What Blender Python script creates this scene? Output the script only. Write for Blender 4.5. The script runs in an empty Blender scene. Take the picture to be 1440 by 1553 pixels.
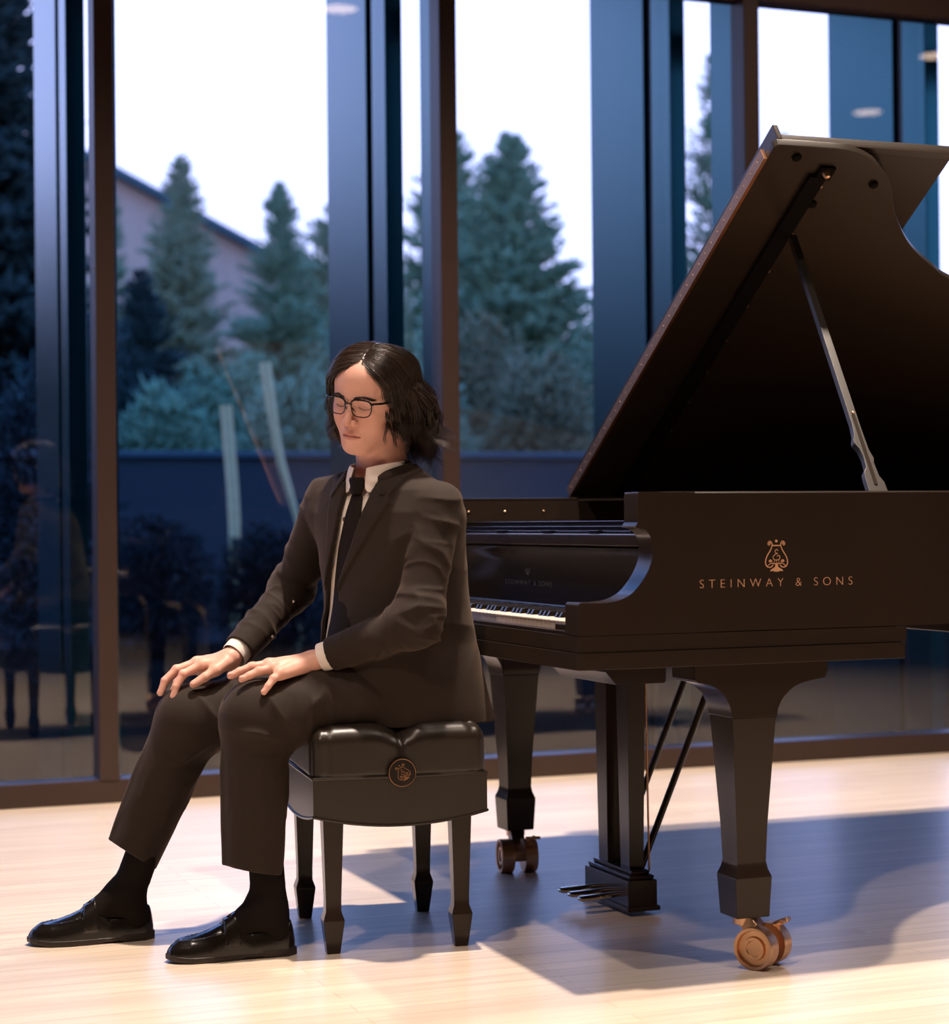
import bpy, bmesh, math, random
import numpy as np
from mathutils import Vector, Matrix
R = math.radians
random.seed(7); RNG = np.random.default_rng(7)
SC = bpy.context.scene
COL = SC.collection
PI = math.pi

# ------------------------------------------------------------------ objects
def tag(o, label=None, cat=None, group=None, kind=None):
    if label: o['label'] = label
    if cat: o['category'] = cat
    if group: o['group'] = group
    if kind: o['kind'] = kind
    return o

def empty(name, loc=(0, 0, 0), rz=0):
    o = bpy.data.objects.new(name, None); COL.objects.link(o)
    o.location = loc; o.rotation_euler = (0, 0, rz); o.empty_display_size = .1
    return o

def mesh(name, verts, faces, mat, parent=None, smooth=True, angle=None, local=None):
    """verts are world coordinates unless the parent has its own placement (local=True)."""
    me = bpy.data.meshes.new(name)
    if isinstance(verts, np.ndarray) and isinstance(faces, np.ndarray):
        n, k = faces.shape
        me.vertices.add(len(verts)); me.vertices.foreach_set('co', verts.astype(np.float32).ravel())
        me.loops.add(n * k); me.loops.foreach_set('vertex_index', faces.astype(np.int32).ravel())
        me.polygons.add(n); me.polygons.foreach_set('loop_start', np.arange(0, n * k, k, dtype=np.int32))
        me.update(calc_edges=True)
    else:
        me.from_pydata([tuple(v) for v in verts], [], [tuple(f) for f in faces]); me.update()
    if mat: me.materials.append(mat)
    o = bpy.data.objects.new(name, me); COL.objects.link(o)
    if parent: o.parent = parent
    if smooth:
        me.polygons.foreach_set('use_smooth', [True] * len(me.polygons))
        if angle is not None:
            bm = bmesh.new(); bm.from_mesh(me)
            for e in bm.edges:
                if len(e.link_faces) == 2 and e.calc_face_angle(0) > R(angle): e.smooth = False
            bm.to_mesh(me); bm.free()
    return o

class MB:
    def __init__(s): s.bm = bmesh.new()
    def _add(s, verts, faces, bev=0, seg=2):
        vs = [s.bm.verts.new(v) for v in verts]
        fs = []
        for f in faces:
            try: fs.append(s.bm.faces.new([vs[i] for i in f]))
            except ValueError: pass
        if bev > 0:
            ed = set(e for f in fs for e in f.edges)
            bmesh.ops.recalc_face_normals(s.bm, faces=fs)
            ed = [e for e in ed if len(e.link_faces) == 2 and e.calc_face_angle(0) > R(25)]
            bmesh.ops.bevel(s.bm, geom=ed, offset=bev, segments=seg, profile=.5, affect='EDGES', clamp_overlap=True)
        return s
    def box(s, lo, hi, bev=0, M=None, seg=2):
        v = [(x, y, z) for x in (lo[0], hi[0]) for y in (lo[1], hi[1]) for z in (lo[2], hi[2])]
        if M is not None: v = [M @ Vector(p) for p in v]
        return s._add(v, [(0, 1, 3, 2), (4, 6, 7, 5), (0, 4, 5, 1), (2, 3, 7, 6), (0, 2, 6, 4), (1, 5, 7, 3)], bev, seg)
    def prism(s, outline, fn0, fn1, bev=0, seg=2):
        """outline: 2D points; fn0/fn1 map a 2D point to 3D for the two caps"""
        n = len(outline)
        v = [fn0(*p) for p in outline] + [fn1(*p) for p in outline]
        f = [tuple(range(n - 1, -1, -1)), tuple(range(n, 2 * n))] + [(i, (i + 1) % n, n + (i + 1) % n, n + i) for i in range(n)]
        return s._add(v, f, bev, seg)
    def loft(s, rings, close=True, caps=True, bev=0):
        n = len(rings[0]); v = [p for r in rings for p in r]; f = []
        for k in range(len(rings) - 1):
            for i in range(n if close else n - 1):
                a = k * n + i; b = k * n + (i + 1) % n
                f.append((a, b, b + n, a + n))
        if caps and close:
            f.append(tuple(range(n - 1, -1, -1))); m = (len(rings) - 1) * n; f.append(tuple(range(m, m + n)))
        return s._add(v, f, bev)
    def tube(s, pts, rad, n=10, caps=True, flat=None):
        pts = [Vector(p) for p in pts]; rings = []
        if not hasattr(rad, '__len__'): rad = [rad] * len(pts)
        up = None
        for i, p in enumerate(pts):
            t = (pts[min(i + 1, len(pts) - 1)] - pts[max(i - 1, 0)]).normalized()
            if up is None:
                up = Vector((0, 0, 1)) if abs(t.z) < .9 else Vector((1, 0, 0))
            a = t.cross(up).normalized(); b = a.cross(t).normalized(); up = b
            ka, kb = flat or (1, 1)
            rings.append([p + (a * math.cos(2 * PI * k / n) * ka + b * math.sin(2 * PI * k / n) * kb) * rad[i] for k in range(n)])
        return s.loft(rings, caps=caps)
    def lathe(s, prof, M, n=32):
        """prof: (radius, height) list about local z; M places it"""
        rings = [[M @ Vector((r * math.cos(2 * PI * k / n), r * math.sin(2 * PI * k / n), h)) for k in range(n)] for r, h in prof]
        return s.loft(rings)
    def build(s, name, mat, parent=None, smooth=True, angle=40):
        bmesh.ops.recalc_face_normals(s.bm, faces=s.bm.faces)
        me = bpy.data.meshes.new(name)
        if smooth:
            for f in s.bm.faces: f.smooth = True
            for e in s.bm.edges:
                if len(e.link_faces) == 2 and e.calc_face_angle(0) > R(angle): e.smooth = False
        s.bm.to_mesh(me); s.bm.free()
        if mat: me.materials.append(mat)
        o = bpy.data.objects.new(name, me); COL.objects.link(o)
        if parent: o.parent = parent
        if smooth and len(me.polygons) < 20000: wn = o.modifiers.new('weighted', 'WEIGHTED_NORMAL'); wn.keep_sharp = True
        return o

def axisM(loc, z, x=None):
    z = Vector(z).normalized()
    x = Vector(x) if x is not None else (Vector((0, 0, 1)) if abs(z.z) < .9 else Vector((1, 0, 0)))
    x = (x - z * x.dot(z)).normalized(); y = z.cross(x)
    M = Matrix((x, y, z)).transposed().to_4x4(); M.translation = Vector(loc)
    return M

def catmull(pts, n=8, closed=False):
    P = [np.array(p, float) for p in pts]; out = []; m = len(P)
    for i in range(m if closed else m - 1):
        if closed: a, b, c, d = P[(i - 1) % m], P[i], P[(i + 1) % m], P[(i + 2) % m]
        else: a, b, c, d = P[max(i - 1, 0)], P[i], P[i + 1], P[min(i + 2, m - 1)]
        for k in range(n):
            t = k / n
            out.append(.5 * (2 * b + (c - a) * t + (2 * a - 5 * b + 4 * c - d) * t * t + (3 * b - a - 3 * c + d) * t ** 3))
    if not closed: out.append(P[-1])
    return out

# ------------------------------------------------------------------ materials
def pbsdf(name, color, rough=.5, metal=0, spec=.5, coat=0, coatr=.1, sheen=0, ior=1.5, sss=0):
    m = bpy.data.materials.new(name); m.use_nodes = True
    b = m.node_tree.nodes['Principled BSDF']
    b.inputs['Base Color'].default_value = (*color, 1); b.inputs['Roughness'].default_value = rough
    b.inputs['Metallic'].default_value = metal; b.inputs['Specular IOR Level'].default_value = spec
    b.inputs['Coat Weight'].default_value = coat; b.inputs['Coat Roughness'].default_value = coatr
    b.inputs['Sheen Weight'].default_value = sheen; b.inputs['IOR'].default_value = ior
    if sss:
        b.inputs['Subsurface Weight'].default_value = sss
        b.inputs['Subsurface Radius'].default_value = (.012, .004, .002); b.inputs['Subsurface Scale'].default_value = 1
    return m
def nd(m, t): return m.node_tree.nodes.new(t)
def ln(m, a, b): m.node_tree.links.new(a, b)
def bs(m): return m.node_tree.nodes['Principled BSDF']
def noise_color(m, c1, c2, scale=20, stretch=(1, 1, 1), detail=4, bump=0, bscale=None, rough=None):
    tc = nd(m, 'ShaderNodeTexCoord'); mp = nd(m, 'ShaderNodeMapping'); mp.inputs['Scale'].default_value = stretch
    nz = nd(m, 'ShaderNodeTexNoise'); nz.inputs['Scale'].default_value = scale; nz.inputs['Detail'].default_value = detail
    mx = nd(m, 'ShaderNodeMix'); mx.data_type = 'RGBA'
    mx.inputs[6].default_value = (*c1, 1); mx.inputs[7].default_value = (*c2, 1)
    ln(m, tc.outputs['Object'], mp.inputs[0]); ln(m, mp.outputs[0], nz.inputs['Vector']); ln(m, nz.outputs['Fac'], mx.inputs[0])
    ln(m, mx.outputs[2], bs(m).inputs['Base Color'])
    if bump:
        n2 = nd(m, 'ShaderNodeTexNoise'); n2.inputs['Scale'].default_value = bscale or scale * 3; n2.inputs['Detail'].default_value = 3
        ln(m, mp.outputs[0], n2.inputs['Vector'])
        bp = nd(m, 'ShaderNodeBump'); bp.inputs['Strength'].default_value = bump; bp.inputs['Distance'].default_value = .002
        ln(m, n2.outputs['Fac'], bp.inputs['Height']); ln(m, bp.outputs[0], bs(m).inputs['Normal'])
    return m

MAT = {}
MAT['lacquer'] = noise_color(pbsdf('black_satin_lacquer', (.016, .012, .010), .22, spec=.22), (.026, .0180, .0138), (.031, .0215, .0165), 3)
MAT['lacquer_gloss'] = pbsdf('black_polished_lacquer', (.012, .0090, .007), .14, spec=.25)
MAT['lid_under'] = noise_color(pbsdf('lid_underside_lacquer', (.02, .014, .011), 0.30, spec=.20), (.024, .0185, .014), (.030, .022, .0165), 4, (1, 1, 1))
MAT['brass'] = noise_color(pbsdf('aged_brass', (.75, .5, .32), .36, 1), (.68, .40, .23), (.84, .54, .34), 12)
MAT['bronze'] = noise_color(pbsdf('bronze_hinge', (.30, .15, .08), .38, 1), (.26, .13, .07), (.42, .23, .13), 60)
MAT['gold'] = pbsdf('gold_inlay', (.85, .47, .28), .45, .3)
MAT['plate'] = pbsdf('gilt_iron_plate', (.26, .13, .07), .5, .6)
MAT['ivory'] = pbsdf('ivory_white', (.80, .68, .60), .25)
MAT['ebony'] = pbsdf('ebony_key', (.010, .008, .007), .25)
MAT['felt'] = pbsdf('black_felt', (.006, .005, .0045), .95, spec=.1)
MAT['leather'] = noise_color(pbsdf('black_leather', (.02, .015, .012), .34), (.015, .0105, .0075), (.020, .014, .010), 8, bump=.06, bscale=260)
MAT['frame'] = noise_color(pbsdf('dark_brown_window_metal', (.035, .016, .011), .45), (.030, .014, .010), (.040, .019, .013), 4)
MAT['fin'] = noise_color(pbsdf('blue_grey_anodised_metal', (.015, .10, .125), .26, .88), (.012, .080, .10), (.018, .10, .12), 2, (1, 1, .2))
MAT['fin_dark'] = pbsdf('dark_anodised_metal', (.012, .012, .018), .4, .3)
MAT['wall'] = noise_color(pbsdf('dark_timber_wall', (.05, .03, .025), .6), (.045, .027, .022), (.06, .036, .03), 3)
MAT['ceiling'] = pbsdf('dark_ceiling', (.05, .035, .04), .8)
LQ = MAT['lacquer']
# ------------------------------------------------------------------ implicit modelling
def _hash(ix, iy, iz):
    h = (ix * 374761393 + iy * 668265263 + iz * 2147483647 * 3) & 0xffffffff
    h = ((h ^ (h >> 13)) * 1274126177) & 0xffffffff
    return ((h ^ (h >> 16)) & 0xffff) / 32768.0 - 1.0
def vnoise(P, s):
    Q = P * s; I = np.floor(Q).astype(np.int64); F = Q - I; F = F * F * (3 - 2 * F); r = 0
    for a in (0, 1):
        for b in (0, 1):
            for c in (0, 1):
                wgt = (F[:, 0] if a else 1 - F[:, 0]) * (F[:, 1] if b else 1 - F[:, 1]) * (F[:, 2] if c else 1 - F[:, 2])
                r = r + wgt * _hash(I[:, 0] + a, I[:, 1] + b, I[:, 2] + c)
    return r
def A(*p): return np.array(p, float)
def smin(a, b, k):
    h = np.maximum(k - np.abs(a - b), 0) / k
    return np.minimum(a, b) - h * h * k * .25
def smax(a, b, k): return -smin(-a, -b, k)
def sphere(P, c, r): return np.linalg.norm(P - c, axis=1) - r
def ellip(P, c, r, Rm=None):
    Q = P - c
    if Rm is not None: Q = Q @ Rm          # columns of Rm = local axes
    r = np.asarray(r, float); k0 = np.linalg.norm(Q / r, axis=1); k1 = np.linalg.norm(Q / (r * r), axis=1)
    return k0 * (k0 - 1) / np.maximum(k1, 1e-9)
def cone(P, a, b, ra, rb):
    a = np.asarray(a, float); b = np.asarray(b, float); d = b - a; L = d @ d
    t = np.clip((P - a) @ d / L, 0, 1); return np.linalg.norm(P - a - t[:, None] * d, axis=1) - (ra + (rb - ra) * t)
def econe(P, a, b, ra, rb, side, k):
    """tapered capsule squashed by factor k along the unit vector side"""
    a = np.asarray(a, float); b = np.asarray(b, float); side = np.asarray(side, float); side = side / np.linalg.norm(side)
    d = b - a; L = d @ d; t = np.clip((P - a) @ d / L, 0, 1); Q = P - a - t[:, None] * d
    s = Q @ side; Q = Q + np.outer(s * (1 / k - 1), side)
    return (np.linalg.norm(Q, axis=1) - (ra + (rb - ra) * t)) * min(k, 1)
def rbox(P, c, hs, r, Rm=None):
    Q = P - c
    if Rm is not None: Q = Q @ Rm
    q = np.abs(Q) - (np.asarray(hs) - r)
    return np.linalg.norm(np.maximum(q, 0), axis=1) + np.minimum(q.max(1), 0) - r
def frameR(z, x):
    z = np.asarray(z, float); z = z / np.linalg.norm(z); x = np.asarray(x, float); x = x - z * (x @ z); x /= np.linalg.norm(x)
    return np.stack([x, np.cross(z, x), z], 1)

def sdf_mesh(f, lo, hi, h, blk=8):
    lo = np.asarray(lo, float); hi = np.asarray(hi, float)
    nb = np.ceil((hi - lo) / (h * blk)).astype(int); n = nb * blk + 1
    D = np.empty(n, np.float32)
    g = np.stack(np.meshgrid(*[np.arange(k) for k in nb], indexing='ij'), -1).reshape(-1, 3)
    cen = lo + (g * blk + blk / 2) * h; dc = np.concatenate([f(cen[i:i + 60000]) for i in range(0, len(cen), 60000)])
    # coarse fill
    coarse = dc.reshape(nb).astype(np.float32)
    D[:-1, :-1, :-1] = np.repeat(np.repeat(np.repeat(coarse, blk, 0), blk, 1), blk, 2)
    D[-1] = D[-2]; D[:, -1] = D[:, -2]; D[:, :, -1] = D[:, :, -2]
    near = g[np.abs(dc) < h * blk * 1.25 + .004]
    o = np.stack(np.meshgrid(*[np.arange(blk + 1)] * 3, indexing='ij'), -1).reshape(-1, 3)
    for i in range(0, len(near), 250):
        idx = (near[i:i + 250, None, :] * blk + o[None]).reshape(-1, 3)
        D[idx[:, 0], idx[:, 1], idx[:, 2]] = f(lo + idx * h)
    S = D < 0
    m = S[:-1, :-1, :-1].astype(np.int8)
    for a in (0, 1):
        for b in (0, 1):
            for c in (0, 1):
                if a or b or c: m += S[a:n[0] - 1 + a, b:n[1] - 1 + b, c:n[2] - 1 + c]
    cells = np.argwhere((m > 0) & (m < 8)); cid = -np.ones(m.shape, np.int64); cid[tuple(cells.T)] = np.arange(len(cells))
    acc = np.zeros((len(cells), 3)); cnt = np.zeros(len(cells))
    for ax in range(3):
        e = np.zeros(3, int); e[ax] = 1; ot = [k for k in range(3) if k != ax]
        for b in (0, 1):
            for c in (0, 1):
                p = cells.copy(); p[:, ot[0]] += b; p[:, ot[1]] += c; q = p + e
                d0 = D[tuple(p.T)]; d1 = D[tuple(q.T)]; x = (d0 < 0) != (d1 < 0)
                t = np.where(x, d0 / np.where(x, d0 - d1, 1), 0)
                acc += np.where(x[:, None], p + e * t[:, None], 0); cnt += x
    V = lo + acc / cnt[:, None] * h; F = []
    for ax in range(3):
        e = [0, 0, 0]; e[ax] = 1; u, v = [(1, 2), (2, 0), (0, 1)][ax]
        sl0 = tuple(slice(0, n[k] - 1) if k == ax else slice(1, n[k] - 1) for k in range(3))
        sl1 = tuple(slice(1, n[k]) if k == ax else slice(1, n[k] - 1) for k in range(3))
        x = S[sl0] != S[sl1]; E = np.argwhere(x); 
        for k in range(3):
            if k != ax: E[:, k] += 1
        ins = S[tuple(E.T)]
        def c(du, dv):
            q = E.copy(); q[:, u] -= du; q[:, v] -= dv; return cid[tuple(q.T)]
        quad = np.stack([c(1, 1), c(0, 1), c(0, 0), c(1, 0)], 1)
        quad[~ins] = quad[~ins][:, ::-1]; F.append(quad)
    F = np.concatenate(F); F = F[(F >= 0).all(1)]
    return V, F

# ------------------------------------------------------------------ flat emblems and lettering
def flat_strokes(strokes, fills, M, depth=.0006):
    """strokes: (points, width); all in 2D, placed by matrix M (local xy plane, z outwards)"""
    mb = MB()
    for pts, wd in strokes:
        P = [Vector((p[0], p[1])) for p in pts]; L = []; Rr = []
        for i, p in enumerate(P):
            t = (P[min(i + 1, len(P) - 1)] - P[max(i - 1, 0)]).normalized(); nrm = Vector((-t.y, t.x)) * wd / 2
            L.append(p + nrm); Rr.append(p - nrm)
        rings = [[M @ Vector((l.x, l.y, 0)), M @ Vector((l.x, l.y, depth)), M @ Vector((r.x, r.y, depth)), M @ Vector((r.x, r.y, 0))] for l, r in zip(L, Rr)]
        mb.loft(rings)
    for poly in fills:
        mb.prism(poly, lambda x, y: M @ Vector((x, y, 0)), lambda x, y: M @ Vector((x, y, depth)))
    return mb
def circ(x, y, r, n=14): return [(x + r * math.cos(2 * PI * k / n), y + r * math.sin(2 * PI * k / n)) for k in range(n)]
def lyre_mb(M, s, depth=.0006, heavy=1.0):
    st = []; fl = []
    arm = catmull([(46, 192), (53, 206), (66, 203), (66, 190), (54, 184)], 5)
    body = catmull([(66, 203), (50, 214), (36, 200), (36, 180), (48, 150), (76, 108), (88, 68), (76, 38), (48, 32), (28, 46)], 6)
    curl = catmull([(76, 38), (58, 52), (40, 62), (38, 76), (50, 84), (60, 74), (52, 68)], 5)
    for sg in (-1, 1):
        st += [([(sg * x, y) for x, y in arm], 5.5 * heavy), ([(sg * x, y) for x, y in body], 7 * heavy), ([(sg * x, y) for x, y in curl], 5 * heavy)]
        fl.append([(sg * x, y) for x, y in circ(54, 196, 7)]); fl.append([(sg * x, y) for x, y in circ(50, 74, 7)])
    st += [([(-38, 183), (38, 183)], 9 * heavy), ([(-36, 57), (36, 57)], 7 * heavy)]
    for x in (-18, 0, 18): st.append(([(x, 60), (x, 90)], 1.8))
    st.append((catmull([(12, 146), (3, 156), (-10, 147), (-6, 132), (10, 127), (-8, 122), (-26, 106), (-22, 88), (0, 80), (22, 88), (27, 106), (16, 114), (4, 106)], 5), 5 * heavy))
    fl += [circ(0, 214, 10), [(-10, 57), (-12, 34), (-48, 12), (-50, 3), (-30, 6), (-12, 0), (12, 0), (30, 6), (50, 3), (48, 12), (12, 34), (10, 57)]]
    st = [([(x * s, y * s) for x, y in p], w_ * s) for p, w_ in st]; fl = [[(x * s, y * s) for x, y in p] for p in fl]
    return flat_strokes(st, fl, M, depth)
def text_mesh(name, txt, M, size, spacing, width, mat, parent, extrude=.0003, thin=0.):
    cu = bpy.data.curves.new(name, 'FONT'); cu.body = txt; cu.size = size; cu.space_character = spacing; cu.extrude = extrude; cu.offset = thin
    t = bpy.data.objects.new(name, cu); COL.objects.link(t); bpy.context.view_layer.update()
    me = bpy.data.meshes.new_from_object(t.evaluated_get(bpy.context.evaluated_depsgraph_get()))
    bpy.data.objects.remove(t); me.name = name
    xs_ = [v.co.x for v in me.vertices]; k = width / (max(xs_) - min(xs_)); x0 = min(xs_)
    for v in me.vertices: v.co = M @ Vector(((v.co.x - x0) * k, v.co.y, v.co.z))
    me.materials.clear(); me.materials.append(mat)
    o = bpy.data.objects.new(name, me); COL.objects.link(o); o.parent = parent; return o
# ------------------------------------------------------------------ camera
YAW, PITCH, ROLL = .3665, .0049, .0098
cam_loc = Vector((-1.639, -3.680, .957))
right = Vector((math.cos(YAW), -math.sin(YAW), 0)); fw0 = Vector((math.sin(YAW), math.cos(YAW), 0)); zz = Vector((0, 0, 1))
fwd = fw0 * math.cos(PITCH) + zz * math.sin(PITCH); upv = zz * math.cos(PITCH) - fw0 * math.sin(PITCH)
r2 = right * math.cos(ROLL) - upv * math.sin(ROLL); u2 = right * math.sin(ROLL) + upv * math.cos(ROLL)
cd = bpy.data.cameras.new('camera'); cam = bpy.data.objects.new('camera', cd); COL.objects.link(cam)
Mx = Matrix((r2, u2, -fwd)).transposed().to_4x4(); Mx.translation = cam_loc; cam.matrix_world = Mx
cd.sensor_fit = 'HORIZONTAL'; cd.sensor_width = 36; cd.lens = 2978.4 / 1440 * 36
cd.dof.use_dof = True; cd.dof.focus_distance = 4.45; cd.dof.aperture_fstop = 3.3
cd.clip_end = 300
SC.camera = cam
SC.view_settings.view_transform = 'Standard'; SC.view_settings.look = 'None'; SC.view_settings.gamma = 1
SC.view_settings.exposure = .1; SC.view_settings.use_curve_mapping = False

def px_ray(x, y):
    a, b = x - 720, y - 776.5
    return (fwd * 2978.4 + r2 * a - u2 * b).normalized()
def at_y(x, y, Y):
    r = px_ray(x, y); return cam_loc + r * ((Y - cam_loc.y) / r.y)

# ------------------------------------------------------------------ room
WY = 3.14; CZ = 6.2
X0, X1, Y0 = -24., 13., -48.
def plain(name, lo, hi, mat, bev=0, parent=None):
    o = MB().box(lo, hi, bev).build(name, mat, parent)
    if not parent: o['kind'] = 'structure'
    return o
# floor: narrow maple strips running along x
mf = pbsdf('maple_strip_floor', (.7, .5, .35), .36, coat=.16, coatr=.2)
tc = nd(mf, 'ShaderNodeTexCoord')
br = nd(mf, 'ShaderNodeTexBrick'); br.offset = .37; br.offset_frequency = 2; br.squash = 1
br.inputs['Scale'].default_value = 1; br.inputs['Brick Width'].default_value = 1.3; br.inputs['Row Height'].default_value = .057
br.inputs['Mortar Size'].default_value = .0009; br.inputs['Mortar Smooth'].default_value = .3; br.inputs['Bias'].default_value = -.1
br.inputs['Color1'].default_value = (.80, .665, .53, 1); br.inputs['Color2'].default_value = (.70, .57, .455, 1); br.inputs['Mortar'].default_value = (.48, .35, .26, 1)
ln(mf, tc.outputs['Object'], br.inputs['Vector'])
mp = nd(mf, 'ShaderNodeMapping'); mp.inputs['Scale'].default_value = (1.2, 22, 1); nz = nd(mf, 'ShaderNodeTexNoise'); nz.inputs['Scale'].default_value = 2.2; nz.inputs['Detail'].default_value = 6
ln(mf, tc.outputs['Object'], mp.inputs[0]); ln(mf, mp.outputs[0], nz.inputs['Vector'])
mr = nd(mf, 'ShaderNodeMapRange'); mr.inputs[1].default_value = .3; mr.inputs[2].default_value = .7; mr.inputs[3].default_value = .86; mr.inputs[4].default_value = 1.08
ln(mf, nz.outputs['Fac'], mr.inputs[0])
mx = nd(mf, 'ShaderNodeMix'); mx.data_type = 'RGBA'; mx.blend_type = 'MULTIPLY'; mx.inputs[0].default_value = 1
ln(mf, br.outputs['Color'], mx.inputs[6]); ln(mf, mr.outputs[0], mx.inputs[7]); ln(mf, mx.outputs[2], bs(mf).inputs['Base Color'])
bp = nd(mf, 'ShaderNodeBump'); bp.inputs['Strength'].default_value = .25; bp.inputs['Distance'].default_value = .001; bp.invert = True
ln(mf, br.outputs['Fac'], bp.inputs['Height']); ln(mf, bp.outputs[0], bs(mf).inputs['Normal'])
plain('floor', (X0, Y0, -.12), (X1, WY + .06, 0), mf)
plain('ceiling', (X0, Y0, CZ), (X1, WY + .1, CZ + .2), MAT['ceiling'])
plain('wall_left', (X0 - .2, Y0, 0), (X0, WY + .1, CZ), MAT['wall'])
plain('wall_right', (X1, Y0, 0), (X1 + .2, WY + .1, CZ), MAT['wall'])
plain('wall_back', (X0, Y0 - .2, 0), (X1, Y0, CZ), MAT['wall'])
# glazed wall at y = WY: sill rail, header rail, mullions, panes
frm = [plain('trim_1', (X0, WY - .055, .0), (X1, WY + .06, .082), MAT['frame'], .006),
       plain('trim_2', (X0, WY - .05, 2.99), (X1, WY + .06, 3.10), MAT['frame'], .006),
       plain('trim_3', (X0, WY - .05, 4.0), (X1, WY + .055, 4.12), MAT['frame'], .006)]
plain('wall_skylight_blocker', (X0, WY - .02, 4.10), (X1, WY + .05, CZ), MAT['wall'])  # opaque band added above the view to cut skylight on the floor
mg = bpy.data.materials.new('window_glass'); mg.use_nodes = True; nt = mg.node_tree; nt.nodes.remove(nt.nodes['Principled BSDF'])
tr = nd(mg, 'ShaderNodeBsdfTransparent'); tr.inputs[0].default_value = (.84, .93, .97, 1)
gl = nd(mg, 'ShaderNodeBsdfGlossy'); gl.inputs[0].default_value = (1, 1, 1, 1); gl.inputs['Roughness'].default_value = 0
fr = nd(mg, 'ShaderNodeFresnel'); fr.inputs[0].default_value = 1.95
ms = nd(mg, 'ShaderNodeMixShader'); ln(mg, fr.outputs[0], ms.inputs[0]); ln(mg, tr.outputs[0], ms.inputs[1]); ln(mg, gl.outputs[0], ms.inputs[2])
ln(mg, ms.outputs[0], nt.nodes['Material Output'].inputs[0])
MAT['glass'] = mg
xs = [-24 + 1.2665 * i for i in range(32)]
xs = [x - (xs[18] + .398) for x in xs]          # mullion centres; one lands on x=-.398
for i in range(len(xs) - 1):
    a, b = xs[i], xs[i + 1]
    if b > X1 or a < X0 - .4: continue
    w = empty('window_%d' % (i + 1), ((a + b) / 2, WY, 0)); w['kind'] = 'structure'
    def wp(name, lo, hi, mat, bev=.004):
        o = MB().box([lo[0] - w.location.x, lo[1] - WY, lo[2]], [hi[0] - w.location.x, hi[1] - WY, hi[2]], bev).build(name, mat, w); return o
    wp('mullion', (a - .034, WY - .06, .078), (a + .034, WY + .05, 4.05), MAT['frame'])
    for z0, z1 in ((.082, 2.99), (3.10, 4.06)):
        p = mesh('glass_pane', [(a + .03 - w.location.x, 0, z0 - .005), (b - .03 - w.location.x, 0, z0 - .005), (b - .03 - w.location.x, 0, z1 + .005), (a + .03 - w.location.x, 0, z1 + .005)], [(0, 1, 2, 3)], mg, w, smooth=False)
# ceiling downlights far back in the hall: their reflections hang in the glass
em = bpy.data.materials.new('warm_lamp'); em.use_nodes = True
bs(em).inputs['Emission Color'].default_value = (1, .72, .55, 1); bs(em).inputs['Emission Strength'].default_value = 5
bs(em).inputs['Base Color'].default_value = (.8, .6, .5, 1)
for k, (px, py) in enumerate([(1316, 170), (1420, 84), (1010, 331), (903, 366), (803, 391), (725, 416), (515, 13)]):
    q = px_ray(px, py); t = (WY - cam_loc.y) / q.y; hit = cam_loc + q * t
    rr = Vector((q.x, -q.y, q.z)); c = hit + rr * ((CZ - .03 - hit.z) / rr.z)
    if c.y < Y0 + .5 or c.x > X1 - .5: print('light out', px, py, c); continue
    t = tag(empty('ceiling_light', (c.x, c.y, CZ)), ['round ceiling downlight mirrored in the glass, just above the piano lid', 'round ceiling downlight mirrored in the glass at the upper right picture edge',
             'round ceiling downlight mirrored on the blue column left of the piano lid', 'round ceiling downlight mirrored at the left edge of the blue column left of the lid', 'round ceiling downlight mirrored before the tall spruce, on its right side',
             'round ceiling downlight mirrored before the tall spruce, low on its left side', 'round ceiling downlight mirrored at the picture top, over the pianist'][k], 'ceiling light', 'ceiling downlights')
    MB().lathe([(.02, 0), (.22, 0), (.24, -.02), (.22, -.04), (.19, -.04), (.19, -.02), (.02, -.02)], Matrix.Identity(4), 24).build('rim', MAT['frame'], t)
    MB().lathe([(.001, -.022), (.19, -.022), (.19, -.03), (.001, -.03)], Matrix.Identity(4), 24).build('lamp', em, t)
# ------------------------------------------------------------------ steel fins outside the glass
FIN_L = ['tall blue steel column outside the glass, at the far left edge of the picture', 'tall blue steel column outside the glass, just behind the seated pianist',
         'tall blue steel column outside the glass, left of the raised piano lid', 'tall blue steel column outside the glass, rising behind the top of the piano lid']
for k in range(4):
    dx = 1.2480 * (k - 1)
    fin = tag(empty('facade_column', (.85 + dx, 4.0, 0)), FIN_L[k], 'column', 'steel columns outside the glass')
    def fb(name, x0, x1, y0, y1, mat, bev=.004):
        MB().box((x0 - .85, y0 - 4.0, -.1), (x1 - .85, y1 - 4.0, 4.16), bev).build(name, mat, fin)
    fb('front_flange', .812, .883, 3.64, 3.70, MAT['fin'])
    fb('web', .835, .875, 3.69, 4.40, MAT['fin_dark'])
    fb('inner_panel', .818, .880, 3.705, 3.83, MAT['fin'])
    fb('outer_panel', .816, .880, 3.90, 4.45, MAT['fin'])
    if k == 3: continue
    f2 = tag(MB().box((.868 + dx - (.0 if k else .0), WY + .062, -.1), (.915 + dx, WY + .25, 4.16), .003).build('facade_fin', MAT['fin'], None),
             ['narrow blue metal fin against the leftmost dark mullion', 'narrow blue metal fin against the mullion behind the pianist', 'narrow blue metal fin against the mullion touching the piano lid', 'narrow blue metal fin outside, hidden past the right edge'][k], 'fin')
plain('ceiling_daylight_blocker', (X0, WY + .06, 4.15), (X1, 6.6, 4.4), MAT['ceiling'])  # unseen overhang added outside to hold daylight off the floor
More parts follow.
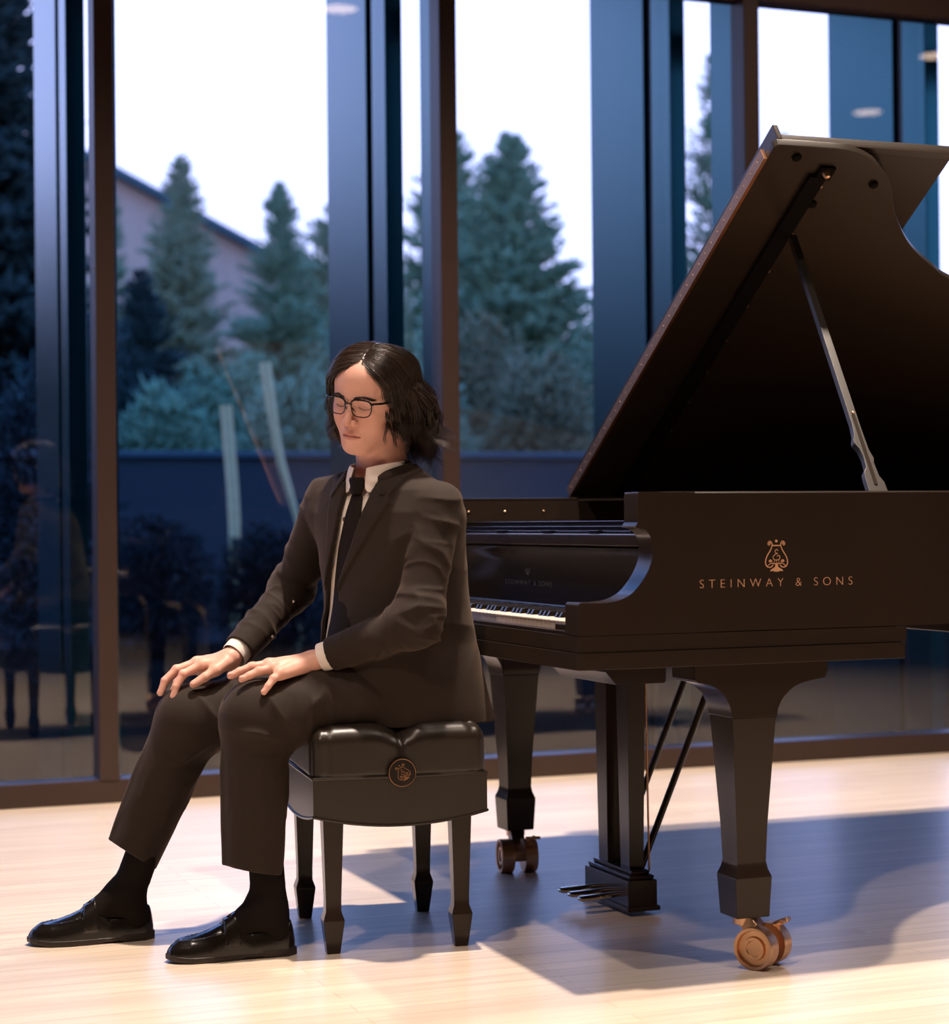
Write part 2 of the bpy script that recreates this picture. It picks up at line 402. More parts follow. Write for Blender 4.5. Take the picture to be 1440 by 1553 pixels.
# ------------------------------------------------------------------ adjustable artist bench
BC = (-.203, .708); BR = R(-7.3)
bench = tag(empty('piano_bench', (BC[0], BC[1], 0), BR), 'black leather tufted piano bench with round knob badge, under the seated pianist', 'bench')
def fcush(P):
    x, y, z = P[:, 0], P[:, 1], P[:, 2]
    bulge = .010 * np.clip(1 - (x / .2) ** 2, 0, 1) * np.clip(1 - (y / .28) ** 2, 0, 1)
    # tufting: pillows between seams
    def seam(c, d, w_): return np.exp(-((c - d) / w_) ** 2)
    dz = .014 * seam(x, 0, .030) + .016 * (seam(y, -.09, .02) + seam(y, .09, .02))
    for tx in (0,):
        for ty in (-.09, .09, -.255, .255): dz += .012 * np.exp(-((x - tx) ** 2 + (y - ty) ** 2) / .030 ** 2)
    top = np.clip((z - .43) / .05, 0, 1)
    Q = P.copy(); Q[:, 2] = z - (bulge + .004) * top + dz * top
    d = rbox(Q, A(0, 0, .437), (.199, .269, .066), .036)
    # side pleats near the corners and under the centre seam
    r_ = .004 * np.exp(-((np.abs(x) - .165) / .010) ** 2) * (np.abs(y) > .22) + .004 * np.exp(-((np.abs(y) - .235) / .010) ** 2) * (np.abs(x) > .15)
    cr = .006 * np.exp(-(x / .006) ** 2) * (np.abs(y) > .2) * np.clip((z - .41) / .05, 0, 1)
    wr = .0012 * vnoise(P * A(1, 1, .5), 28)
    return d + r_ + cr + wr
V_, F_ = sdf_mesh(fcush, (-.22, -.29, .36), (.22, .29, .53), .0035)
mesh('seat_cushion', V_, F_, MAT['leather'], bench)
HX, HY = .1965, .2665
mb = MB(); N = 14
def bow(t): return .0245 * (1 - t * t)
ring_t, ring_b = [], []
for sx, sy, ex, ey in ((-1, -1, 1, -1), (1, -1, 1, 1), (1, 1, -1, 1), (-1, 1, -1, -1)):
    for k in range(N):
        t = k / N; x = sx + (ex - sx) * t; y = sy + (ey - sy) * t; q = -1 + 2 * t
        out = .004 * (1 - q * q)
        X, Y = x * HX + (out * x if abs(x) == 1 and abs(y) < 1 else 0), y * HY + (out * y if abs(y) == 1 and abs(x) < 1 else 0)
        ring_t.append(Vector((X, Y, .394))); ring_b.append(Vector((X, Y, .312 - bow(q))))
mb.loft([ring_b, ring_t]); mb.build('seat_apron', MAT['leather'], bench)
mb = MB(); mb.tube([p for p in ring_b] + [ring_b[0], ring_b[1]], .0036, 8); mb.tube([p + Vector((0, 0, .001)) for p in ring_t] + [ring_t[0], ring_t[1]], .0034, 8)
mb.build('piping', MAT['leather'], bench)
LEGB = [(-.146, -.205), (.146, -.205), (.146, .205), (-.146, .205)]
for lx, ly in LEGB:
    o = MB().loft([[Vector((lx + a * h, ly + b * h, z)) for a, b in ((-1, -1), (1, -1), (1, 1), (-1, 1))] for z, h in ((0, .0140), (.002, .0150), (.072, .0235), (.076, .0235), (.094, .0175), (.12, .0175), (.345, .0245))], bev=.0015)
    o.build('leg', LQ, bench)
MB().box((-.17, -.23, .318), (.17, .23, .385), .004).build('seat_frame', LQ, bench)
for sy in (-1, 1):
    Mk = axisM((0, sy * .266, .4045), (0, sy, 0), (sy * -1 * -1 if False else (1 if sy < 0 else -1), 0, 0))
    kn = MB().lathe([(.001, 0), (.026, 0), (.030, .004), (.0325, .012), (.0320, .0165), (.0300, .0175), (.0285, .0160), (.001, .0160)], Mk, 40).build('height_knob', MAT['lacquer_gloss'], bench)
    MB().tube([Mk @ Vector((.0300 * math.cos(2 * PI * k / 40), .0300 * math.sin(2 * PI * k / 40), .0172)) for k in range(41)], .0010, 8, caps=False).build('knob_ring', MAT['bronze'], kn)
    lyre_mb(Mk @ Matrix.Translation((.002, -.001, .0162)) @ Matrix.Rotation(R(28), 4, 'Z') @ Matrix.Translation((0, -.0165, 0)), .000165, .0008, 1.1).build('lyre_emblem', MAT['bronze'], kn)
# ------------------------------------------------------------------ outside: ground, low wall, shrubs, conifers, gabled building
og = noise_color(pbsdf('dark_wet_ground', (.012, .014, .018), 1, spec=0), (.004, .004, .004), (.009, .008, .008), 1.5)
plain('floor_outside', (-60, WY + .06, -.3), (110, 160, -.1), og)
gw = noise_color(pbsdf('blue_grey_render_wall', (.012, .03, .06), .7), (.008, .016, .027), (.012, .022, .034), .7)
p0, p1 = at_y(300, 686, 13.5), at_y(900, 685, 13.5)
WZ = (p0.z + p1.z) / 2
gwall = tag(empty('garden_wall', (3, 13.6, -.1)), 'low blue-grey wall crossing behind the glass under the trees', 'wall')
MB().box((-30, 13.5, -.15), (45, 13.8, WZ - .06), .01).build('wall_body', gw, None)
wb = bpy.data.objects['wall_body']; wb.parent = gwall; wb.location = (-3, -13.6, .1)
cp_ = MB().box((-30, 13.46, WZ - .06), (45, 13.84, WZ), .01).build('coping', noise_color(pbsdf('coping_stone', (.03, .07, .10), .6), (.02, .05, .075), (.03, .065, .09), 2), gwall); cp_.location = (-3, -13.6, .1)

def leaf_mat(name, c1, c2): return noise_color(pbsdf(name, c1, .75, spec=.15), c1, c2, .9, detail=3)
LM = {'teal': leaf_mat('spruce_needles', (.13, .21, .135), (.21, .31, .19)),
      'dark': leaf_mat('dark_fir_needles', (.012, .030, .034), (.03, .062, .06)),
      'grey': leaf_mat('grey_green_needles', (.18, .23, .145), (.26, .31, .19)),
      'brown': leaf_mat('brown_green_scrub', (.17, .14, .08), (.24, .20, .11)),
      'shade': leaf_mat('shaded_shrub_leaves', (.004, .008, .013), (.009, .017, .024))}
bark = noise_color(pbsdf('bark', (.03, .025, .02), .9), (.02, .017, .015), (.045, .035, .028), 6)

def twigs(P, D, L, W_):
    """P roots, D directions, L lengths, W widths -> elongated bipyramids"""
    n = len(P); D = D / np.linalg.norm(D, axis=1)[:, None]
    up = np.where(np.abs(D[:, 2:3]) < .9, np.array([[0, 0, 1.]]), np.array([[1., 0, 0]]))
    a = np.cross(D, up); a /= np.linalg.norm(a, axis=1)[:, None]; b = np.cross(D, a)
    m = P + D * (L * .4)[:, None]
    V = np.stack([P, m + a * W_[:, None], m + b * W_[:, None] * .6, m - a * W_[:, None], m - b * W_[:, None] * .6, P + D * L[:, None]], 1).reshape(-1, 3)
    f = np.array([(0, 2, 1), (0, 3, 2), (0, 4, 3), (0, 1, 4), (5, 1, 2), (5, 2, 3), (5, 3, 4), (5, 4, 1)])
    F = (np.arange(n)[:, None, None] * 6 + f[None]).reshape(-1, 3); return V, F
def conifer(name, label, base, H, Rb, mat, seed, n=300, start=.12, gap=1.0, group=None, tw=1.0):
    rg = np.random.default_rng(seed)
    t = tag(empty(name, tuple(base)), label, 'tree', group)
    rt = H * .013 + .03
    MB().tube([(0, 0, 0), (0, 0, H * .5), (0, 0, H * .98)], [rt, rt * .6, .01], 7).build('trunk', bark, t)
    hs = start + (1 - start) * rg.random(n) ** .9 * .985
    az = rg.random(n) * 2 * PI
    ln_ = Rb * (1 - hs) ** .92 * (.62 + .55 * rg.random(n)) + .025 * Rb
    Ps, Ds, Ls, Ws = [], [], [], []
    for h, a, l in zip(hs, az, ln_):
        d0 = np.array([math.cos(a), math.sin(a), .30 + .5 * h]); side = np.array([-math.sin(a), math.cos(a), 0])
        m = max(5, int(9 * l / Rb * 2.2)); k = np.linspace(.15, 1, m)
        c = np.array([0, 0, h * H])[None] + np.outer(k * l, d0) + np.outer(-(k * l) ** 2 * .32 / max(Rb, .5) , [0, 0, 1.])
        for sg in (-1, 1, 0):
            dd = d0 * .8 + side * sg * .9 + rg.normal(0, .18, 3)
            Ps.append(c); Ds.append(np.tile(dd, (m, 1)) + rg.normal(0, .22, (m, 3))); q = l * .36 * (1.05 - k * .75) * (.7 + .6 * rg.random(m)) + .05 * Rb
            Ls.append(q); Ws.append(q * .13 * tw + .012)
    V, F = twigs(np.concatenate(Ps), np.concatenate(Ds), np.concatenate(Ls), np.concatenate(Ws))
    mesh('needles', V, F, mat, t, smooth=False); return t
def bush(name, label, base, size, mat, seed, n=2600, cat='shrub', group=None, leaf=.11):
    rg = np.random.default_rng(seed); t = tag(empty(name, tuple(base)), label, cat, group)
    v = rg.normal(0, 1, (n, 3)); v /= np.linalg.norm(v, axis=1)[:, None]; rad = rg.random(n) ** .4
    lump = 1 + .22 * vnoise(v + seed, 2.2)
    P = v * (rad * lump)[:, None] * np.array([size[0], size[1], size[2] * .5]) + np.array([0, 0, size[2] * .5])
    D = v + rg.normal(0, .6, (n, 3)) + np.array([0, 0, .3]); L = leaf * (.6 + .8 * rg.random(n)) * 2.2
    V, F = twigs(P, D, L, L * .12); mesh('foliage', V, F, mat, t, smooth=False)
    MB().tube([(0, 0, 0), (.02, 0, size[2] * .5)], [.05, .02], 6).build('stem', bark, t); return t
def ground_at(px, Y): p = at_y(px, 791, Y); return (p.x, Y, -.1)
def tree_px(name, label, px, py, Y, Rb, mat, seed, **k):
    top = at_y(px, py, Y); return conifer(name, label, (top.x, Y, -.1), top.z + .1, Rb, mat, seed, **k)
tree_px('spruce_tree', 'tall full spruce outside, right of the pianist in the middle pane', 772, 205, 29, 2.7, LM['teal'], 1, n=520, start=.18)
tree_px('spruce_tree', 'partly hidden spruce close against the mullion behind the pianist, left of the tall full spruce', 684, 200, 54, 4.4, LM['teal'], 2, n=420, start=.2)
tree_px('spruce_tree', 'slim pointed spruce before the gabled building in the left pane', 272, 232, 33, 1.9, LM['grey'], 3, n=460, start=.1)
tree_px('spruce_tree', 'spruce with a bare thin tip, left of the blue column behind the pianist', 424, 276, 38.5, 2.2, LM['teal'], 4, n=420, start=.1)
tree_px('spruce_tree', 'broad spruce whose top shows just left of the blue column behind the pianist', 520, 300, 45.5, 3.8, LM['grey'], 5, n=420, start=.1)
tree_px('spruce_tree', 'grey-green spruce beside the left brown mullion, over the building roof', 166, 250, 29, .95, LM['teal'], 6, n=360, start=.1)
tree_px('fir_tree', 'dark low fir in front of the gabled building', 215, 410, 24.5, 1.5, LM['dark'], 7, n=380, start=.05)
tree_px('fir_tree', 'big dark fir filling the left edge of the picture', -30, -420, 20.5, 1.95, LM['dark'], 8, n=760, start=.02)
tree_px('larch_tree', 'sparse thin-twigged tree between the blue columns left of the piano lid', 1082, 80, 23, 1.7, LM['teal'], 9, n=250, start=.2, tw=.55)
tree_px('larch_tree', 'sparse tree tip showing just left of the top corner of the piano lid', 1182, 195, 33.5, 2.2, LM['teal'], 10, n=220, start=.2, tw=.55)
gB = 'scrub behind the low wall'
for i, (px, py, Y, sx, mt, lb) in enumerate([
        (60, 560, 15.6, .62, 'dark', 'dark scrub behind the leftmost blue column'), (250, 590, 15.6, .62, 'teal', 'green scrub in the left pane below the slim pointed spruce'),
        (440, 575, 15.6, .62, 'grey', 'light scrub left of the blue column behind the pianist'), (630, 560, 15.6, .62, 'grey', 'scrub in the thin gap left of the mullion behind the pianist'),
        (820, 540, 15.6, .62, 'brown', 'scrub above the low wall, below the right side of the tall spruce'),
        (155, 520, 17.6, .72, 'dark', 'dark scrub beside the left brown mullion'), (345, 540, 17.6, .72, 'teal', 'green scrub in the centre of the left pane above the low wall'),
        (535, 520, 17.6, .72, 'grey', 'scrub behind the blue column that stands behind the pianist'), (735, 500, 17.6, .72, 'brown', 'brownish scrub right above the low wall, next to the mullion behind the pianist'), (925, 500, 17.6, .72, 'grey', 'scrub behind the blue column left of the piano')]):
    top = at_y(px, py, Y); bush('scrub_bush', lb, (top.x, Y, -.1), (sx * .96, sx * .8, top.z + .1), LM[mt], 20 + i, n=5200, group=gB, leaf=.075)
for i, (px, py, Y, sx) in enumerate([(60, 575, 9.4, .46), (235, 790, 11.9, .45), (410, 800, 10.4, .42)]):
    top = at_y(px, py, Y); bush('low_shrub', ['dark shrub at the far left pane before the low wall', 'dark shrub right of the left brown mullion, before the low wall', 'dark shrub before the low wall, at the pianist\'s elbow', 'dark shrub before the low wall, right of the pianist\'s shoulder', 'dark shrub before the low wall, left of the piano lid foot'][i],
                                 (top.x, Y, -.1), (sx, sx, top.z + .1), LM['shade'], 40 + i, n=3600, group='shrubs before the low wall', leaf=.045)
# pale slender strokes built as tubes before the low wall
pale_stroke_m = noise_color(pbsdf('pale_tan', (.5, .45, .38), .8), (.58, .42, .20), (.80, .60, .32), 5, (1, 1, 6))
for nm_, pts_, r_ in (('pale upright stroke outside, left one of two by the low wall', [(356, 800), (353, 740), (348, 680), (343, 615)], .046), ('pale stroke outside, leaning left at its top, nearer the pianist', [(452, 792), (440, 748), (424, 690), (412, 620), (402, 550)], .044)):
    q = [at_y(x, y, 11.6) for x, y in pts_]; q0 = Vector((q[0].x, 11.6, -.1)); bt = tag(empty('pale_stroke', tuple(q0)), nm_, 'tree')
    rr0 = [r_ * (.5 + .5 * k / (len(q) - 1)) if 'leaning' in nm_ else r_ for k in range(len(q))]
    P_ = catmull([tuple(p - q0) for p in q], 5); R_ = np.interp(np.linspace(0, 1, len(P_)), np.linspace(0, 1, len(rr0)), rr0)
    MB().tube([(0, 0, 0)] + P_, [R_[0]] + list(R_), 10).build('trunk', pale_stroke_m, bt)
# gabled building
HY = 64
def hp(px, py, Y=HY): p = at_y(px, py, Y); return (p.x, p.z)
a, b = hp(120, 240), hp(560, 478)
house = tag(empty('gabled_building', ((a[0] + b[0]) / 2, HY, -.1)), 'pinkish gabled building with a dark sloping roof edge behind the spruces', 'building')
ax0 = a[0]; bx = b[0]; lx = 2 * ax0 - bx
outl = [(lx, -.1), (bx, -.1), (bx, b[1]), (ax0, a[1]), (lx, b[1])]
o = MB().prism(outl, lambda x, z: Vector((x, HY, z)), lambda x, z: Vector((x, HY + 14, z))).build('walls', noise_color(pbsdf('pink_brown_cladding', (.40, .30, .28), .8), (.38, .26, .20), (.48, .34, .27), .8, (6, 1, .2)), house)
for ch in (o,): ch.location = -house.location
dv = Vector((bx - ax0, 0, b[1] - a[1])).normalized(); nv = Vector((-dv.z, 0, dv.x)); nv = nv if nv.z > 0 else -nv
for sg in (1, -1):
    q0 = Vector((ax0, 0, a[1])); q1 = Vector((ax0 + sg * (bx - ax0) * 1.06, 0, a[1] + (b[1] - a[1]) * 1.06)); n_ = Vector((nv.x * sg, 0, nv.z)) * .28
    o = MB().prism([(p.x, p.z) for p in (q0, q1, q1 + n_, q0 + n_)], lambda x, z: Vector((x, HY - .5, z)), lambda x, z: Vector((x, HY + 14.5, z)), .02).build('roof', pbsdf('dark_teal_roof', (.03, .07, .085), .7), house)
    o.location = -house.location

# unseen line of firs added far left to darken low reflections in steel columns
rg = np.random.default_rng(77); Vt, Ft, n0 = [], [], 0
for k in range(34):
    x = -58 + 1.9 * k + rg.normal(0, .4); y = 44 + rg.normal(0, 2) - .12 * k; H = 8 + 3 * rg.random(); n = 500
    h = rg.random(n) ** .9; a = rg.random(n) * 2 * PI; r = 2.2 * (1 - h) + .15
    P = np.stack([x + np.cos(a) * r * .3, y + np.sin(a) * r * .3, h * H], 1); D = np.stack([np.cos(a), np.sin(a), .1 + .5 * h], 1)
    V_, F_ = twigs(P, D, r * .9 + .2, r * .16 + .05); Vt.append(V_); Ft.append(F_ + n0); n0 += len(V_)
tag(mesh('added_tree_line', np.concatenate(Vt), np.concatenate(Ft), LM['dark'], None, smooth=False), 'unseen dark firs added far left of the glass to dim the column reflections', 'trees', kind='stuff')
# ------------------------------------------------------------------ seated pianist
person = tag(empty('person', (-.20, .66, 0)), 'person with long wavy hair, glasses and dark suit, sitting on the bench, hands on knees', 'person')
def pmesh(name, VF, mat, parent=None, **k):
    V, F = VF; o = mesh(name, V, F, mat, None, **k); p = parent or person
    o.parent = p
    base = Vector((0, 0, 0)); q = p
    while q: base += q.location; q = q.parent
    if isinstance(V, np.ndarray):
        co = (V - np.array(base)).astype(np.float32); o.data.vertices.foreach_set('co', co.ravel()); o.data.update()
    else:
        for v in o.data.vertices: v.co -= base
    return o
def unit(v): v = np.asarray(v, float); return v / np.linalg.norm(v)
# ---- head frame: X his left, Y out of the face, Z up (eye line at z=0)
hF = unit(A(-.787, -.617, 0)); HP, HR = R(15), R(10.0)
hL = np.cross(A(0, 0, 1), hF)                       # his left
hL = unit(A(hF[1] * -1, hF[0], 0)) if False else unit(np.cross(A(0, 0, 1), hF))
f1 = hF * math.cos(HP) - A(0, 0, 1) * math.sin(HP); u1 = A(0, 0, 1) * math.cos(HP) + hF * math.sin(HP)
l1 = hL * math.cos(HR) - u1 * math.sin(HR); u1b = u1 * math.cos(HR) + hL * math.sin(HR)
HM = np.stack([l1, f1, u1b], 1)                     # columns = axes
HO = A(-.312, .523, 1.225) - HM @ A(0, .066, 0)
def H2W(p): return HO + np.asarray(p) @ HM.T
def W2H(P): return (P - HO) @ HM
def squash(Q):
    Q = Q.copy(); z = Q[:, 2]; Q[:, 2] = np.where(z < -.02, -.02 + (z + .02) / 1.075, z); return Q

def f_head(P):
    Q = squash(W2H(P)); x = np.abs(Q[:, 0]); S = np.stack([x, Q[:, 1], Q[:, 2]], 1)      # mirrored copy
    d = ellip(Q, A(0, -.016, .036), (.0735, .093, .079))
    d = smin(d, ellip(Q, A(0, .030, .034), (.062, .050, .056)), .03)
    d = smin(d, ellip(Q, A(0, .022, -.030), (.062, .051, .064)), .03)
    d = smin(d, ellip(S, A(.038, .041, -.034), (.026, .029, .034)), .022)        # cheeks
    d = smin(d, ellip(S, A(.050, .018, -.012), (.019, .030, .022)), .02)         # cheekbones
    d = smin(d, cone(S, (.052, -.002, -.056), (.020, .054, -.093), .019, .017), .028)   # jaw
    d = smin(d, ellip(Q, A(0, .062, -.097), (.024, .019, .0150)), .018)          # chin
    d = smin(d, ellip(Q, A(0, .046, -.067), (.036, .0385, .042)), .02)           # mouth mound
    d = smin(d, cone(S, (.040, .060, .017), (.006, .0735, .013), .009, .009), .014)    # brow
    # eye sockets and closed lids
    d = smax(d, -ellip(S, A(.030, .090, -.001), (.0185, .0165, .0115)), .012)
    d = smin(d, ellip(S, A(.031, .0595, -.0025), (.0165, .0140, .0115)), .004)
    # nose
    d = smin(d, cone(Q, (0, .0725, .006), (0, .0945, -.031), .0062, .0080), .010)
    d = smin(d, ellip(Q, A(0, .0965, -.0365), (.0095, .0095, .0085)), .006)
    d = smin(d, ellip(S, A(.0125, .0865, -.0385), (.0068, .0085, .0068)), .005)
    d = smax(d, -ellip(S, A(.0062, .0945, -.0465), (.0032, .0050, .0035)), .003)
    # lips
    up = ellip(S, A(.0085, .0795, -.0635), (.0150, .0068, .0048)); lo = ellip(Q, A(0, .0785, -.0732), (.0165, .0078, .0056))
    d = smin(d, up, .004); d = smin(d, lo, .005)
    for a, b in (((0, .0862, -.0684), (.010, .0846, -.0679)), ((.010, .0846, -.0679), (.0215, .0775, -.0700))):
        d = smax(d, -cone(S, a, b, .0022, .0016), .0012)
    d = smax(d, -ellip(Q, A(0, .0915, -.0555), (.0022, .0055, .006)), .004)        # philtrum
    # ears
    er = frameR(A(.95, .25, 0), A(0, .1, 1))
    e = ellip(S, A(.0765, -.010, -.008), (.031, .017, .0065), er)
    e = smax(e, -ellip(S, A(.083, -.006, -.006), (.019, .010, .006), er), .004)
    e = smin(e, ellip(S, A(.0745, -.002, -.034), (.009, .007, .005), er), .008)
    d = smin(d, e, .006)
    return d
def f_neck(P):
    nb = A(-.205, .630, 1.03); nt = H2W(A(0, -.028, -.050))
    d = cone(P, nt, nb, .055, .062)
    d = smin(d, cone(P, H2W(A(.03, -.03, -.05)), A(-.235, .60, 1.035), .020, .018), .02)
    d = smin(d, ellip(P, H2W(A(0, .010, -.125)), (.012, .012, .016)), .02)          # throat
    d = smin(d, cone(P, nb, A(-.20, .63, .98), .062, .09), .04)
    return d
def f_headneck(P): return smin(f_head(P), f_neck(P), .022)
hc = H2W(A(0, 0, 0))
HVF = sdf_mesh(f_headneck, (hc[0] - .13, hc[1] - .13, .99), (hc[0] + .15, hc[1] + .15, 1.37), .00145)

# ---- hands (world coordinates): wrist, then each digit base, joints, tip with radii
def digit(P, pts, rad, d, k=.006):
    e = None
    for i in range(len(pts) - 1):
        c = cone(P, pts[i], pts[i + 1], rad[i], rad[i + 1]); e = c if e is None else smin(e, c, .003)
    return smin(d, e, k)
LH = dict(w=A(-.392, .572, .650), fore=A(-.30, .505, .690),
          mcp=[A(-.487, .533, .6255), A(-.497, .553, .637), A(-.500, .575, .6435), A(-.492, .598, .642)],      # pinky..index
          fin=[[A(-.487, .533, .6255), A(-.505, .522, .6145), A(-.519, .515, .600), A(-.529, .513, .587)],
               [A(-.497, .553, .637), A(-.531, .548, .6305), A(-.553, .547, .6225), A(-.570, .547, .6145)],
               [A(-.500, .575, .6435), A(-.540, .575, .6385), A(-.567, .577, .6300), A(-.588, .578, .6205)],
               [A(-.492, .598, .641), A(-.530, .603, .637), A(-.556, .607, .628), A(-.575, .610, .617)]],
          th=[A(-.415, .604, .638), A(-.440, .634, .622), A(-.462, .650, .604), A(-.480, .656, .588)])
RH = dict(w=A(-.533, .783, .648), fore=A(-.445, .845, .715),
          mcp=[A(-.592, .842, .618), A(-.604, .824, .630), A(-.611, .803, .637), A(-.604, .779, .634)],
          fin=[[A(-.592, .842, .618), A(-.628, .852, .610), A(-.648, .855, .590), A(-.657, .855, .570)],
               [A(-.604, .824, .630), A(-.652, .829, .620), A(-.680, .831, .592), A(-.692, .831, .567)],
               [A(-.611, .803, .637), A(-.660, .801, .622), A(-.688, .799, .598), A(-.698, .797, .571)],
               [A(-.604, .779, .634), A(-.650, .775, .613), A(-.668, .772, .586), A(-.674, .770, .562)]],
          th=[A(-.552, .762, .636), A(-.580, .751, .621), A(-.606, .745, .607), A(-.633, .745, .591)])
def f_hand(Hd):
    def f(P):
        w, m = Hd['w'], Hd['mcp']
        up = unit(np.cross(m[0] - w, m[3] - w)); up = up if up[2] > 0 else -up
        d = econe(P, Hd['fore'], w, .026, .0225, up, .82)
        pr = [.0135, .0148, .0152, .0146]
        pal = None
        for i in range(4):
            c = cone(P, w + (m[i] - w) * .12 - up * .004, m[i] - up * .003, .0185, pr[i]); pal = c if pal is None else smin(pal, c, .012)
        d = smin(d, pal, .018)
        d = smin(d, cone(P, w + (m[3] - w) * .15 - up * .006, Hd['th'][1], .016, .0125), .014)       # thumb mound
        r0 = [.0088, .0098, .0102, .0100]
        for i in range(4):
            q = r0[i]; d = digit(P, Hd['fin'][i], [q * 1.08, q * .98, q * .86, q * .74], d, .007)
            for j in (1,): d = smin(d, ellip(P, Hd['fin'][i][j] + up * .002, (q * .95,) * 3), .004)      # knuckle
            d = smin(d, ellip(P, m[i] + up * .004, (.0095, .0095, .008)), .008)
            mid = w * .35 + m[i] * .65                                                     # tendons
            d = smin(d, cone(P, mid + up * .0085, m[i] + up * .0065, .0028, .0035), .008)
        d = digit(P, Hd['th'], [.0135, .0125, .0108, .0090], d, .009)
        # nails
        for fin, q in list(zip(Hd['fin'], r0)) + [(Hd['th'], .0118)]:
            t = unit(fin[3] - fin[2]); n = unit(up - t * (up @ t)); Rn = frameR(n, t)
            d = smin(d, ellip(P, fin[3] - t * .0015 + n * q * .66, (.0062, q * .58, .0016), Rn), .0006)
        return d
    return f
def hbox(Hd):
    pts = np.array([Hd['w'], Hd['fore']] + Hd['mcp'] + Hd['th'] + sum(Hd['fin'], [])); return pts.min(0) - .03, pts.max(0) + .03
L_VF = sdf_mesh(f_hand(LH), *hbox(LH), .00135); R_VF = sdf_mesh(f_hand(RH), *hbox(RH), .00135)

# ---- limbs and trunk under the clothes
SHL, SHR = A(-.137, .470, .992), A(-.305, .762, 1.008)
ELL, ELR = A(-.198, .432, .735), A(-.352, .900, .800)
HPL, HPR = A(-.130, .575, .580), A(-.130, .755, .580)
KNL, KNR = A(-.530, .582, .525), A(-.628, .800, .503)
ANL, ANR = A(-.507, .566, .100), A(-.768, .860, .098)
def f_core(P):
    d = cone(P, A(-.13, .66, .60), A(-.20, .62, .93), .10, .095)
    d = smin(d, cone(P, A(-.20, .62, .97), SHL, .06, .034), .03); d = smin(d, cone(P, A(-.20, .62, .97), SHR, .06, .034), .03)
    for s, e, w in ((SHL, ELL, LH['fore']), (SHR, ELR, RH['fore'])):
        d = smin(d, cone(P, s, e, .034, .030), .02); d = smin(d, cone(P, e, w, .034, .025), .02)
    for h, k, a in ((HPL, KNL, ANL), (HPR, KNR, ANR)):
        d = smin(d, cone(P, h, k, .070, .050), .03); d = smin(d, cone(P, k, a, .044, .028), .02)
    return d
C_VF = sdf_mesh(f_core, (-.86, .34, .02), (.02, .98, 1.08), .009)
Vs, Fs, n0 = [], [], 0
for V, F in (HVF, L_VF, R_VF, C_VF): Vs.append(V); Fs.append(F + n0); n0 += len(V)
skin = pbsdf('skin', (.62, .33, .24), .46, spec=.4, sss=.12)
body = pmesh('body', (np.concatenate(Vs), np.concatenate(Fs)), skin)
V = np.concatenate(Vs); Q = squash(W2H(V)); colr = np.tile(A(.76, .42, .33, 1.), (len(V), 1))
def blend(m, c): colr[:, :3] = colr[:, :3] * (1 - m[:, None]) + np.asarray(c)[None] * m[:, None]
g = lambda c, r: np.exp(-(((np.abs(Q[:, 0]) - c[0]) / r[0]) ** 2 + ((Q[:, 1] - c[1]) / r[1]) ** 2 + ((Q[:, 2] - c[2]) / r[2]) ** 2))
blend(.45 * g((.038, .06, -.032), (.022, .04, .020)), (.74, .34, .26)); blend(.40 * g((0, .095, -.036), (.016, .02, .012)), (.74, .34, .26))
blend(.35 * g((.031, .065, -.002), (.02, .02, .011)), (.66, .34, .27))
lipm = np.clip(1.25 - ((Q[:, 0] / .0215) ** 2 + ((Q[:, 2] + .0690) / .0078) ** 2), 0, 1) * (Q[:, 1] > .060)
blend(np.clip(lipm * 2.0, 0, 1) * .8, (.62, .25, .21))
blend(np.exp(-((Q[:, 0] / .019) ** 4 + ((Q[:, 2] + .0686 + 3 * Q[:, 0] ** 2) / .0016) ** 2)) * (Q[:, 1] > .060) * .75, (.22, .06, .055))  # shade of the crease between the lips, put into the skin colour
for Hd in (LH, RH):
    for fin in Hd['fin'] + [Hd['th']]:
        for j, s_ in ((3, .012), (1, .011)): blend(.38 * np.exp(-(np.linalg.norm(V - fin[j], axis=1) / s_) ** 2), (.76, .38, .31))
ca = body.data.color_attributes.new('skin_tone', 'FLOAT_COLOR', 'POINT'); ca.data.foreach_set('color', colr.astype(np.float32).ravel())
vc = nd(skin, 'ShaderNodeVertexColor'); vc.layer_name = 'skin_tone'
nz = nd(skin, 'ShaderNodeTexNoise'); nz.inputs['Scale'].default_value = 90; mr = nd(skin, 'ShaderNodeMapRange'); mr.inputs[3].default_value = .93; mr.inputs[4].default_value = 1.05
mxx = nd(skin, 'ShaderNodeMix'); mxx.data_type = 'RGBA'; mxx.blend_type = 'MULTIPLY'; mxx.inputs[0].default_value = 1
tcx = nd(skin, 'ShaderNodeTexCoord'); ln(skin, tcx.outputs['Object'], nz.inputs['Vector']); ln(skin, nz.outputs['Fac'], mr.inputs[0]); ln(skin, mr.outputs[0], mxx.inputs[7])
ln(skin, vc.outputs['Color'], mxx.inputs[6]); ln(skin, mxx.outputs[2], bs(skin).inputs['Base Color'])
bpx = nd(skin, 'ShaderNodeBump'); bpx.inputs['Strength'].default_value = .12; bpx.inputs['Distance'].default_value = .001
nzb = nd(skin, 'ShaderNodeTexNoise'); nzb.inputs['Scale'].default_value = 700; ln(skin, tcx.outputs['Object'], nzb.inputs['Vector']); ln(skin, nzb.outputs['Fac'], bpx.inputs['Height']); ln(skin, bpx.outputs[0], bs(skin).inputs['Normal'])

